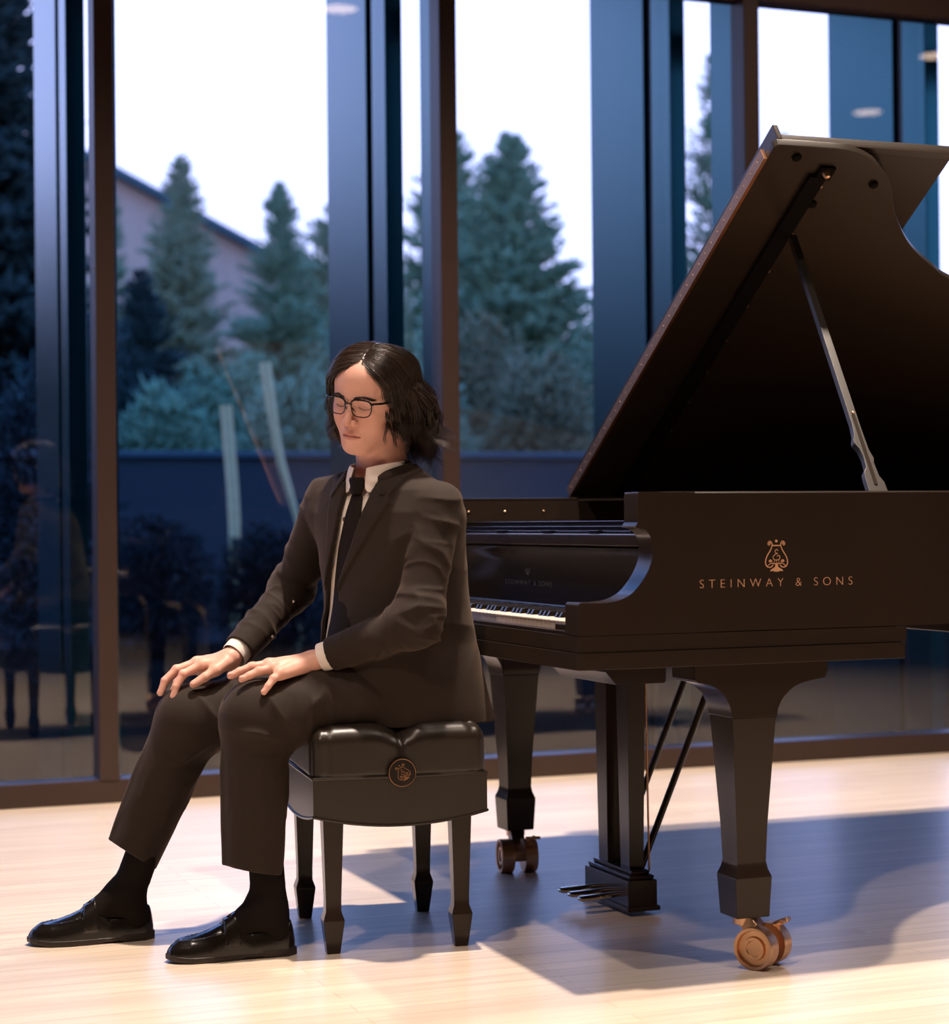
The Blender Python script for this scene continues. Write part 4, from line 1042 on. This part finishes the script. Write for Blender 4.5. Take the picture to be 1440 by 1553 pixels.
def clump(phi, s, layer, L, flare, wave, n, spread=.0065, lock=False):
    ph = rg.random() * 6.28; c = hair_path(phi, s, layer, L, M_, flare, wave, ph, lock); N = lambda sc: rg.normal(0, sc, n)
    q = hair_path(phi + N(3.6), s, layer + N(.0018), L * (1 + N(.06)), M_, flare * (1 + N(.25)), wave * (1 + N(.18)), ph + N(.35), lock)
    u = np.linspace(0, 1, M_)[None, :, None]; k = np.clip((u - .35) / .4, 0, 1) * .72
    q = q * (1 - k) + c * k + rg.normal(0, 1, (n, 1, 3)) * spread * .45 * (.3 + u)
    S_.append(q); Rd.append(np.tile(np.interp(np.linspace(0, 1, M_), [0, .15, .75, 1], [.0005, .0007, .0006, .00016]), (n, 1)))
for s in (1, -1):
    for _ in range(125):
        phi = 60 + 120 * rg.random() ** .92; layer = .004 + .013 * rg.random()
        L = np.interp(phi, [58, 75, 90, 118, 135, 180], [.110, .118, .126, .165, .195, .205]) * (.80 + .3 * rg.random()) * (1 if s > 0 else 1.12)
        clump(phi, s, layer, L, (1.25 if s > 0 else .75) * (.4 + .9 * rg.random()), .9 + .9 * rg.random(), 24)
    for _ in range(34):       # top layer close to the parting
        phi = 60 + 95 * rg.random(); clump(phi, s, .008 + .010 * rg.random(), .115, .9 if s > 0 else .6, .9, 24, .008)
# face-framing locks and outward curls on his left
for phi, L, fl in ((61, .125, 1.8), (64, .11, .4), (67, .13, 1.2), (58, .12, 1.0), (72, .12, .5)): clump(phi, 1, .005, L, fl, 1.5, 14, .003, lock=True)
for phi, L, fl in ((59, .125, .8), (62, .14, 1.3), (66, .135, 1.5), (70, .14, 1.6), (75, .14, 1.2)): clump(phi, -1, .009, L, fl, 1.6, 22, .004)
for _ in range(34):
    clump(98 + 44 * rg.random(), 1, .012 + .006 * rg.random(), .128 + .02 * rg.random(), 1.9 + .9 * rg.random(), 2.6, 18, .004)
for _ in range(70):           # fly-away hairs
    s = 1 if rg.random() < .6 else -1; q = hair_path(60 + 115 * rg.random(), s, .012 + .014 * rg.random(), .07 + .08 * rg.random(), M_, 1.6, 2.6, rg.random() * 6)
    S_.append(q + np.linspace(0, 1, M_)[None, :, None] * rg.normal(0, .008, 3)); Rd.append(np.full((1, M_), .00022))
SP = np.concatenate(S_); SPw = H2W(SP.reshape(-1, 3)).reshape(SP.shape)
# gravity: below the ears the hair falls towards the ground rather than along the tilted head
drop = np.clip((.0 - SP[:, :, 2]) / .1, 0, 1.5)[:, :, None]; SPw = SPw + drop * A(.010, .003, -.004)
pmesh('hair', strand_mesh(SPw, np.concatenate(Rd)), hair_m)
# ------------------------------------------------------------------ grand piano (world axes: x along the treble side, y along the keyboard)
PW = 1.5618
piano = tag(empty('grand_piano', (0, 0, 0)), 'black concert grand piano with its lid raised, standing right of the seated pianist', 'piano')
LQ = MAT['lacquer']
rim_out = [(.19, 0), (.5, 0), (.80, 0)] + [tuple(p) for p in catmull([(.84, .0005), (.93, .03), (1.01, .10), (1.08, .20), (1.146, .29), (1.257, .40), (1.40, .49), (1.65, .59), (1.95, .69), (2.25, .83), (2.48, .98), (2.63, 1.14), (2.68, 1.32), (2.62, 1.47), (2.48, 1.545), (2.3, PW)], 6)] + [(1.5, PW), (.8, PW), (.19, PW)]
def offset_path(P, d):
    out = []
    for i, p in enumerate(P):
        a = Vector(P[max(i - 1, 0)]); b = Vector(P[min(i + 1, len(P) - 1)]); t = (b - a).normalized()
        out.append((p[0] - t.y * d, p[1] + t.x * d))
    return out
rim_in = offset_path(rim_out, .066)
mb = MB()
rings = [[Vector((o[0], o[1], .7205)), Vector((o[0], o[1], 1.0120)), Vector((o[0] + (i_[0] - o[0]) * .05, o[1] + (i_[1] - o[1]) * .05, 1.0156)), Vector((i_[0], i_[1], 1.0156)), Vector((i_[0], i_[1], .7205))] for o, i_ in zip(rim_out, rim_in)]
mb.loft(rings)
arm_pts = [(-.001, .720), (.0, .783), (.004, .788)] + [tuple(p) for p in catmull([(.05, .7865), (.085, .790), (.118, .803), (.145, .830), (.164, .862), (.171, .895), (.165, .922), (.150, .937), (.133, .941), (.1325, .946), (.137, .952)], 4)] + [(.137, 1.009), (.139, 1.0152), (.27, 1.0152), (.27, .720)]
for v0 in (.0003, PW - .0683):
    mb.prism(arm_pts, lambda a, b: Vector((a, v0, b)), lambda a, b: Vector((a, v0 + .068, b)), .0015)
mb.build('case', LQ, piano, angle=30)
# keybed with its two stepped mouldings
mb = MB()
mb.box((-.002, -.001, .6855), (.7850, PW + .001, .7190), .0012)
mb.box((-.006, -.005, .6490), (.7790, PW + .005, .6845), .0018)
mb.build('keybed', LQ, piano)
mb = MB(); mb.prism(rim_in, lambda a, b: Vector((a, b, .735)), lambda a, b: Vector((a, b, .745)))
mb.build('soundboard', pbsdf('spruce', (.25, .14, .07), .5), piano)
mb = MB(); mb.prism([(x * .96 + .06, y * .94 + .04) for x, y in rim_in if x > .3], lambda a, b: Vector((a, b, .86)), lambda a, b: Vector((a, b, .872)))
mb.build('iron_plate', MAT['plate'], piano)
for (a, b) in (((.9, .25), (.9, 1.5)), ((1.3, .5), (1.3, 1.5)), ((1.8, .7), (1.8, 1.5)), ((.8, .8), (2.5, 1.3))):
    d = (Vector(b) - Vector(a)); M = axisM((a[0], a[1], .70), (d.x, d.y, 0), (0, 0, 1)); L = d.length
    MB().box((-.035, -.03, 0), (.035, .03, L), .003, M).build('beam', LQ, piano)
# key slip, key blocks, fallboard, music desk
MB().box((.004, .068, .7195), (.026, PW - .068, .7265), .001).build('key_slip', LQ, piano)
for a, b in ((.069, .1715), (PW - .1715, PW - .069)):
    MB().box((.02, a, .7195), (.205, b, .7385), .003).build('key_block', LQ, piano)
kb = MB().box((.028, .172, .7195), (.26, PW - .172, .7235)).build('keyboard', LQ, piano)
K0, KW = .1735, 1.2148 / 52
def key_mesh(kind):
    mb = MB()
    if kind == 'w':
        mb.box((.045, .0006, .7235), (.215, KW - .0006, .7425), .0011)
        mb.box((.0425, .0006, .7385), (.06, KW - .0006, .7427), .0011)
    else:
        lo, hi = .0055, .0042
        v = [(.092, -lo, .742), (.092, lo, .742), (.215, lo, .742), (.215, -lo, .742), (.099, -hi, .7545), (.099, hi, .7545), (.215, hi, .7545), (.215, -hi, .7545)]
        mb._add(v, [(3, 2, 1, 0), (4, 5, 6, 7), (0, 1, 5, 4), (1, 2, 6, 5), (2, 3, 7, 6), (3, 0, 4, 7)], .001)
    return mb
first = {}
def add_key(kind, y):
    if kind not in first:
        o = key_mesh(kind).build('white_key' if kind == 'w' else 'black_key', MAT['ivory'] if kind == 'w' else MAT['ebony'], kb); first[kind] = o
    else:
        o = first[kind].copy(); COL.objects.link(o)
    o.location.y = y
# treble is nearest: key 52 at y=K0 is c8, counting down towards the bass
for i in range(52): add_key('w', K0 + i * KW)
names = 'CBAGFED'
for i in range(1, 52):
    # boundary between white i-1 (higher) and i (lower); letters descend from C
    hi_, lo_ = names[(i - 1) % 7], names[i % 7]
    if hi_ + lo_ in ('CB', 'FE'): continue
    add_key('b', K0 + i * KW)
fb = MB()
fpro = [(.206, .748), (.212, .757), (.214, .80), (.210, .86), (.202, .885), (.199, .896), (.212, .898), (.24, .898), (.24, .74), (.206, .74)]
fb.prism(fpro, lambda a, b: Vector((a, .0695, b)), lambda a, b: Vector((a, PW - .0695, b)), .0015)
fall = fb.build('fallboard', MAT['lacquer_gloss'], piano)
MB().box((.207, .172, .7445), (.2125, PW - .172, .750), .001).build('felt_strip', pbsdf('red_key_felt', (.12, .015, .012), .9), fall)
Mf = axisM((.2128, 1.00, .806), (-1, 0, 0), (0, -1, 0))
faint = pbsdf('dark_gold', (.030, .023, .017), .5, .3)  # near-black tone keeps the fallboard marks faint
text_mesh('lettering', 'STEINWAY & SONS', axisM((.2126, .93, .800), (-1, 0, 0), (0, -1, 0)), .016, 1.25, .30, faint, fall)
lyre_mb(axisM((.2118, .78, .825), (-1, 0, 0), (0, -1, 0)), .00018).build('lyre_emblem', faint, fall)
md = MB()
md.box((.196, .0695, .8995), (.225, PW - .0695, .9270), .004)
md.box((.225, .0695, .9000), (.30, PW - .0695, .9285), .002)
md.build('name_rail', MAT['lacquer'], piano)
md = MB()
md.box((.215, .20, .9290), (.50, PW - .20, .9335), .0012); md.box((.232, .105, .9340), (.66, PW - .105, .9440), .0015)
md.box((.262, .125, .9446), (.62, PW - .125, .9560), .0015)
for y in (.35, .62, .92, 1.2): md.box((.205, y, .9290), (.235, y + .05, .9345), .001)
desk = md.build('music_desk', MAT['lacquer_gloss'], piano)
# brand lettering and emblem on the treble side
text_mesh('lettering', 'STEINWAY & SONS', axisM((.278, -.0004, .8125), (0, -1, 0), (1, 0, 0)), .0262, 1.75, .371, MAT['gold'], piano, thin=-.00055)
lyre_mb(axisM((.4625, -.0002, .8440), (0, -1, 0), (1, 0, 0)), .000305, heavy=1.0).build('lyre_emblem', MAT['gold'], piano)
# lid in its own plane: (u along x, s up the slope, n outwards)
TH = .5929
def LP(u, s, n=0): return Vector((u, PW - s * math.cos(TH) + n * math.sin(TH), 1.0156 + s * math.sin(TH) + n * math.cos(TH)))
lid_pts = [(.672, -.005), (.672, 1.452), (.682, 1.462)] + [tuple(p) for p in catmull([(.80, 1.462), (.87, 1.459), (.935, 1.440), (1.00, 1.400), (1.052, 1.340), (1.095, 1.274), (1.146, 1.212), (1.200, 1.156), (1.257, 1.110), (1.331, 1.062), (1.40, 1.022), (1.62, .935), (1.92, .84), (2.22, .70), (2.46, .55), (2.62, .38), (2.68, .20), (2.63, .05), (2.50, -.005)], 6)]
mb = MB(); mb.prism(lid_pts, lambda a, b: LP(a, b, 0), lambda a, b: LP(a, b, .020), .002)
lid = mb.build('lid', MAT['lid_under'], piano)
mb = MB(); mb.prism([(.700, 0), (.700, 1.4335), (.702, 1.435), (1.200, 1.435), (1.203, 1.432), (1.203, 0)], lambda a, b: LP(a, b, .046), lambda a, b: LP(a, b, .064), .002)
flap = mb.build('lid_flap', MAT['lid_under'], piano)
mb = MB(); mb.prism([(.700, 1.415), (.700, 1.438), (1.203, 1.438), (1.203, 1.415)], lambda a, b: LP(a, b, .035), lambda a, b: LP(a, b, .0455), .001)
mb.build('edge_moulding', LQ, flap)
mb = MB(); mb.box((0, 0, 0), (.008, 1.43, .045), .001, Matrix((Vector((1, 0, 0)).to_4d(), (LP(0, 1) - LP(0, 0)).to_4d(), (LP(0, 0, 1) - LP(0, 0, 0)).to_4d(), Vector((0, 0, 0, 1)))).transposed())
def lidM(u, s, n=0):
    M = Matrix(((1, 0, 0), tuple(LP(0, 1) - LP(0, 0)), tuple(LP(0, 0, 1) - LP(0, 0, 0)))).transposed().to_4x4(); M.translation = LP(u, s, n); return M
mb.bm.free()
mb = MB().box((-.010, .02, -.001), (-.0005, 1.415, .030), .001, lidM(.672, 0))
mb.build('hinge_strip', MAT['bronze'], lid)
mb = MB().box((-.002, -.004, .021), (.012, 1.462, .066), .002, lidM(.686, 0)); mb.build('hinge_leaf', LQ, lid)
for k in range(34):
    o = first.get('hs')
    if o is None:
        o = MB().lathe([(.0005, .0), (.0022, 0), (.0016, .0012), (.0005, .0016)], axisM((0, 0, 0), (-1, 0, 0)), 8).build('screw', MAT['brass'], lid); first['hs'] = o
    else: o = o.copy(); COL.objects.link(o)
    o.location = LP(.6618, .05 + k * .0405, .014)
# dark slat standing in for a shadow band; screws, cups, bumpers on the underside
MB().box((-.046, .03, -.013), (0, 1.375, -.0005), .002, lidM(.848, 0)).build('shadow_slat', MAT['felt'], lid)
for s in (1.337, 1.168, 1.026, .889, .749, .614, .48, .35):
    MB().lathe([(.0005, -.005), (.0035, -.005), (.005, -.0025), (.005, .001), (.0005, .001)], lidM(.853, s, -.001), 12).build('lid_screw', MAT['brass'], lid)
cup = MB().box((-.022, -.020, -.010), (.020, .020, -.0005), .002, lidM(.842, 1.385)); cp = cup.build('prop_cup', MAT['felt'], lid)
MB().lathe([(.001, -.024), (.006, -.023), (.009, -.017), (.011, -.010), (.011, -.0095), (.001, -.0095)], lidM(.840, 1.388, 0), 16).build('cup_ring', MAT['brass'], cp)
for u, s in ((.743, 1.428), (.993, 1.354), (.860, 1.275), (1.6, .85), (2.3, .55)):
    MB().lathe([(.001, -.009), (.009, -.009), (.0115, -.006), (.0115, .0005), (.001, .0005)], lidM(u, s), 16).build('bumper', MAT['felt'], lid)
for s in (.06, .50):
    pass
# rail the lid is hinged on, along the bass side
mb = MB().box((.19, PW - .06, 1.0160), (.672, PW - .004, 1.0235), .002)
mb.build('bass_rail', LQ, piano)
for x in (.24, .33, .44, .56): MB().lathe([(.0005, 0), (.003, 0), (.002, .0012), (.0005, .0016)], axisM((x, PW - .0668, .985), (0, -1, 0)), 8).build('rail_screw', MAT['brass'], piano)
# prop stick
pa = Vector((.736, .030, 1.000)); pb = LP(.851, 1.168, -.014)
ax = (pb - pa); L = ax.length; Mst = axisM(pa, ax, (1, 0, 0))      # local z up the stick, x across
Mst = Mst @ Matrix.Rotation(0, 4, 'Z')
prof = [(-.022, 0), (.026, 0), (.024, .045), (.016, .062), (.014, .10), (.0175, .115), (.012, .14), (.0105, .20), (.0100, .5), (.0095, L), (-.0095, L), (-.0100, .5), (-.0105, .22), (-.0135, .185), (-.0205, .165), (-.020, .155), (-.012, .140), (-.0085, .115), (-.010, .085), (-.019, .070), (-.0215, .05)]
grey_stick = pbsdf('satin_black_stick', (.028, .022, .017), .38)
st_ = MB().prism([(x, z) for x, z in prof], lambda a, b: Mst @ Vector((a, -.008, b)), lambda a, b: Mst @ Vector((a, .008, b)), .0015).build('prop_stick', grey_stick, piano)
oval = [(x * .0042, z) for x, z in [(math.cos(t), .035 + .004 * math.sin(t)) for t in np.linspace(PI, 2 * PI, 8)] + [(math.cos(t), .245 + .004 * math.sin(t)) for t in np.linspace(0, PI, 8)]]
for yy in (-.0098,):
    MB().prism(oval, lambda a, b: Mst @ Vector((a, yy, b)), lambda a, b: Mst @ Vector((a, yy + .0195, b)), .0006).build('short_prop', LQ, st_)
MB().lathe([(.001, 0), (.004, 0), (.003, .003), (.001, .0035)], Mst @ axisM((0.001, -.0085, .252), (0, -1, 0)), 10).build('pivot', MAT['brass'], st_)

# legs with brass double casters
def sq(c, h, z, h2=None): h2 = h2 or h; return [Vector((c[0] + a * h, c[1] + b * h2, z)) for a, b in ((-1, -1), (1, -1), (1, 1), (-1, 1))]
def piano_leg(cx, cy, zt=.6485, flip=False):
    c = (cx, cy); mb = MB()
    prof = [(.103, .0385), (.106, .0392), (.188, .0435), (.192, .0430), (.206, .0375), (.222, .0345), (.300, .0375), (.533, .0525)]
    mb.loft([sq(c, h, z) for z, h in prof], bev=.0012)
    e = .0545
    left = catmull([(-e, .5335), (-e - .004, .556), (-e - .018, .582), (-e - .045, .603), (-.135, .612)], 5)
    right_ = catmull([(.176, .620), (.172, .612), (.14, .607), (.10, .596), (.072, .575), (.058, .552), (e, .5335)], 5)
    out = [tuple(p) for p in left] + [(-.141, .617), (-.142, zt), (.180, zt), (.180, .626)] + [tuple(p) for p in right_]
    mb.prism(out, lambda a, b: Vector((cx + a, cy - e, b)), lambda a, b: Vector((cx + a, cy + e, b)), .0012)
    side = catmull([(-e, .5335), (-e - .004, .556), (-e - .018, .582), (-e - .04, .600), (-.11, .612)], 5)
    if cy > 1: 
        side = [(-a, b) for a, b in side]
        out = [tuple(p) for p in side] + [(.112, zt), (e - .01, zt), (e - .01, .5335)]
        mb.prism(out, lambda a, b: Vector((cx - e + .001, cy - a if False else cy - a, b)), lambda a, b: Vector((cx + e - .001, cy - a, b)), .001)
    return mb.build('leg', LQ, piano, angle=28)
def caster(cx, cy, ang, first_c, lever=True):
    """ang: direction of the axle in plan"""
    d = Vector((math.cos(ang), math.sin(ang), 0)); c = Vector(first_c)
    root = MB()
    mid = c + d * .050; top = Vector((cx, cy, .105))
    root.tube([(cx, cy, .112), (cx, cy, .085)], [.026, .026], 16)
    root.loft([[top + d * a * .020 + d.cross(zz) * b * .022 for a, b in ((-1, -1), (1, -1), (1, 1), (-1, 1))],
               [Vector((mid.x, mid.y, .060)) + d * a * .017 + d.cross(zz) * b * .026 for a, b in ((-1, -1), (1, -1), (1, 1), (-1, 1))],
               [Vector((mid.x, mid.y, .030)) + d * a * .016 + d.cross(zz) * b * .018 for a, b in ((-1, -1), (1, -1), (1, 1), (-1, 1))]], bev=.003)
    cs = root.build('caster', MAT['brass'], piano)
    for k in (0, 1):
        cc = c + d * (0 if k == 0 else .100); r = .0452
        pr = [(.001, .006), (.016, .006), (.017, .003), (.024, .003), (.026, .010), (.036, .010), (.038, .001), (.0445, .0), (r, .0015), (r, .033), (.0445, .035), (.001, .035)]
        z = -d if k == 0 else d
        pr = [(a, -b) for a, b in pr]
        M = axisM((cc.x, cc.y, r), z)
        MB().lathe(pr, M, 40).build('wheel', MAT['brass'], cs)
    if lever:
        s = d.cross(zz)
        p = mid + d * .03
        MB().tube([Vector((p.x, p.y, .070)) + s * .0, Vector((p.x, p.y, .088)) + s * .018, Vector((p.x, p.y, .098)) + s * .040 + d * .008], [.009, .007, .006], 10).tube([Vector((p.x, p.y, .096)) + s * .036 - d * .014, Vector((p.x, p.y, .096)) + s * .036 + d * .026], .0045, 8).build('brake_lever', MAT['brass'], cs)
piano_leg(.418, .075)
caster(.418, .075, .607, (.395, .0, 0))
piano_leg(.418, 1.385)
caster(.418, 1.385, -.15, (.335, 1.30, 0))
# tail leg hangs from the higher rim bottom
mbk = MB(); c3 = (2.30, 1.20)
mbk.loft([sq(c3, h, z) for z, h in [(.103, .0385), (.188, .0435), (.206, .0375), (.222, .0345), (.60, .055), (.62, .075), (.735, .09)]], bev=.0012); mbk.build('leg', LQ, piano)
caster(2.30, 1.20, .3, (2.26, 1.16, 0))
# pedal lyre
lb = MB()
lb.box((.396, .612, .020), (.474, .868, .086), .003); lb.box((.392, .606, .012), (.479, .874, .024), .002)
lb.box((.402, .618, .086), (.470, .862, .097), .005); lb.box((.412, .628, .097), (.462, .852, .107), .004)
lyre = lb.build('pedal_box', LQ, piano)
lt = MB(); lt.prism([(.345, .590), (.372, .560), (.500, .560), (.505, .566), (.505, .600), (.345, .600)], lambda a, b: Vector((a, .615, b)), lambda a, b: Vector((a, .955, b)), .002)
lt.box((.330, .60, .5995), (.560, .97, .6488), .003)
lt.build('lyre_block', LQ, piano)
for x, y in ((.443, .688), (.436, .800)):
    post = MB().loft([[Vector((x + a * hw, y + b * hd, z)) for a, b in ((-1, -1), (1, -1), (1, 1), (-1, 1))] for z, hw, hd in ((.104, .0190, .026), (.562, .0240, .034))], bev=.0015)
    post.build('lyre_post', LQ, piano)
pedm = pbsdf('polished_pedal', (.62, .50, .38), .16, 1)
for k, y in enumerate((.672, .732, .792)):
    pm = MB().loft([[Vector((x, y + w_ * math.cos(t), z + h_ * math.sin(t))) for t in np.linspace(0, 2 * PI, 14)[:-1]] for x, w_, h_, z in
                    ((.400, .009, .006, .046), (.365, .0095, .006, .045), (.340, .013, .0075, .043), (.316, .0155, .0080, .042), (.300, .0150, .0075, .042), (.292, .011, .005, .043), (.289, .003, .0015, .043))])
    pm.build('pedal', pedm, piano)
for y in (.72, .86):
    MB().tube([(.478, y, .085), (.705, y, .600)], .0085, 10).build('lyre_brace', LQ, piano)
    MB().tube([(.705, y, .595), (.718, y, .655)], .012, 8).build('brace_socket', LQ, piano)
MB().tube([(.476, .66, .098), (.470, .66, .60)], .0026, 8).build('pedal_rod', MAT['bronze'], piano)
MB().tube([(.458, .745, .098), (.456, .745, .60)], .0026, 8).build('pedal_rod', MAT['bronze'], piano)
# ------------------------------------------------------------------ light
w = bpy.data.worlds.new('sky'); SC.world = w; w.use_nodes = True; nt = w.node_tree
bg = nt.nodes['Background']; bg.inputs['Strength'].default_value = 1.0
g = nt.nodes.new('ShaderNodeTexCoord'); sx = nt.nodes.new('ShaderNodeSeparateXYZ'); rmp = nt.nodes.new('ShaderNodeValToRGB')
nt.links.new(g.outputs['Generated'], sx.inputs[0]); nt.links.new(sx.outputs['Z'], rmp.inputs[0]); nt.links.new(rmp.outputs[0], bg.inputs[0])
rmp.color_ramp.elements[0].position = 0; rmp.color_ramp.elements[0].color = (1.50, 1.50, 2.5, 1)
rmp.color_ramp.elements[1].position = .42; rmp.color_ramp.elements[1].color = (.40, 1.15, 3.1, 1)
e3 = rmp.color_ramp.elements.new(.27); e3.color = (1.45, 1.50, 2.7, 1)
def spot(name, loc, aim, power, color, size=.12, angle=40, blend=.4):
    l = bpy.data.lights.new(name, 'SPOT'); l.energy = power; l.color = color; l.shadow_soft_size = size; l.spot_size = R(angle); l.spot_blend = blend
    o = bpy.data.objects.new(name, l); COL.objects.link(o); o.location = loc
    o.rotation_euler = (Vector(aim) - Vector(loc)).to_track_quat('-Z', 'Y').to_euler(); return o
WARM = (1, .82, .68)
spot('stage_light', (.25, .35, 6.0), (.4, .6, 0), 1950, WARM, .09, 75, .6)
spot('stage_light', (-1.5, -.9, 6.0), (-.4, .3, 0), 380, (1, .82, .68), .09, 62, .7)
spot('stage_light', (-3.6, -2.8, 5.2), (-.38, .55, 1.0), 400, (1, .72, .56), .14, 15, .5)
spot('stage_light', (2.9, .7, 6.0), (2.4, 1.4, 0), 800, WARM, .10, 75, .6)
spot('stage_light', (-.6, -5.2, 6.0), (-1.2, -5.4, 0), 700, WARM, .12, 66, .7)
spot('stage_light', (-5.0, .0, 6.0), (-4.6, .4, 0), 450, WARM, .12, 60, .7)
spot('stage_light', (1.6, -2.6, 6.0), (1.4, -1.8, 0), 340, WARM, .12, 66, .8)
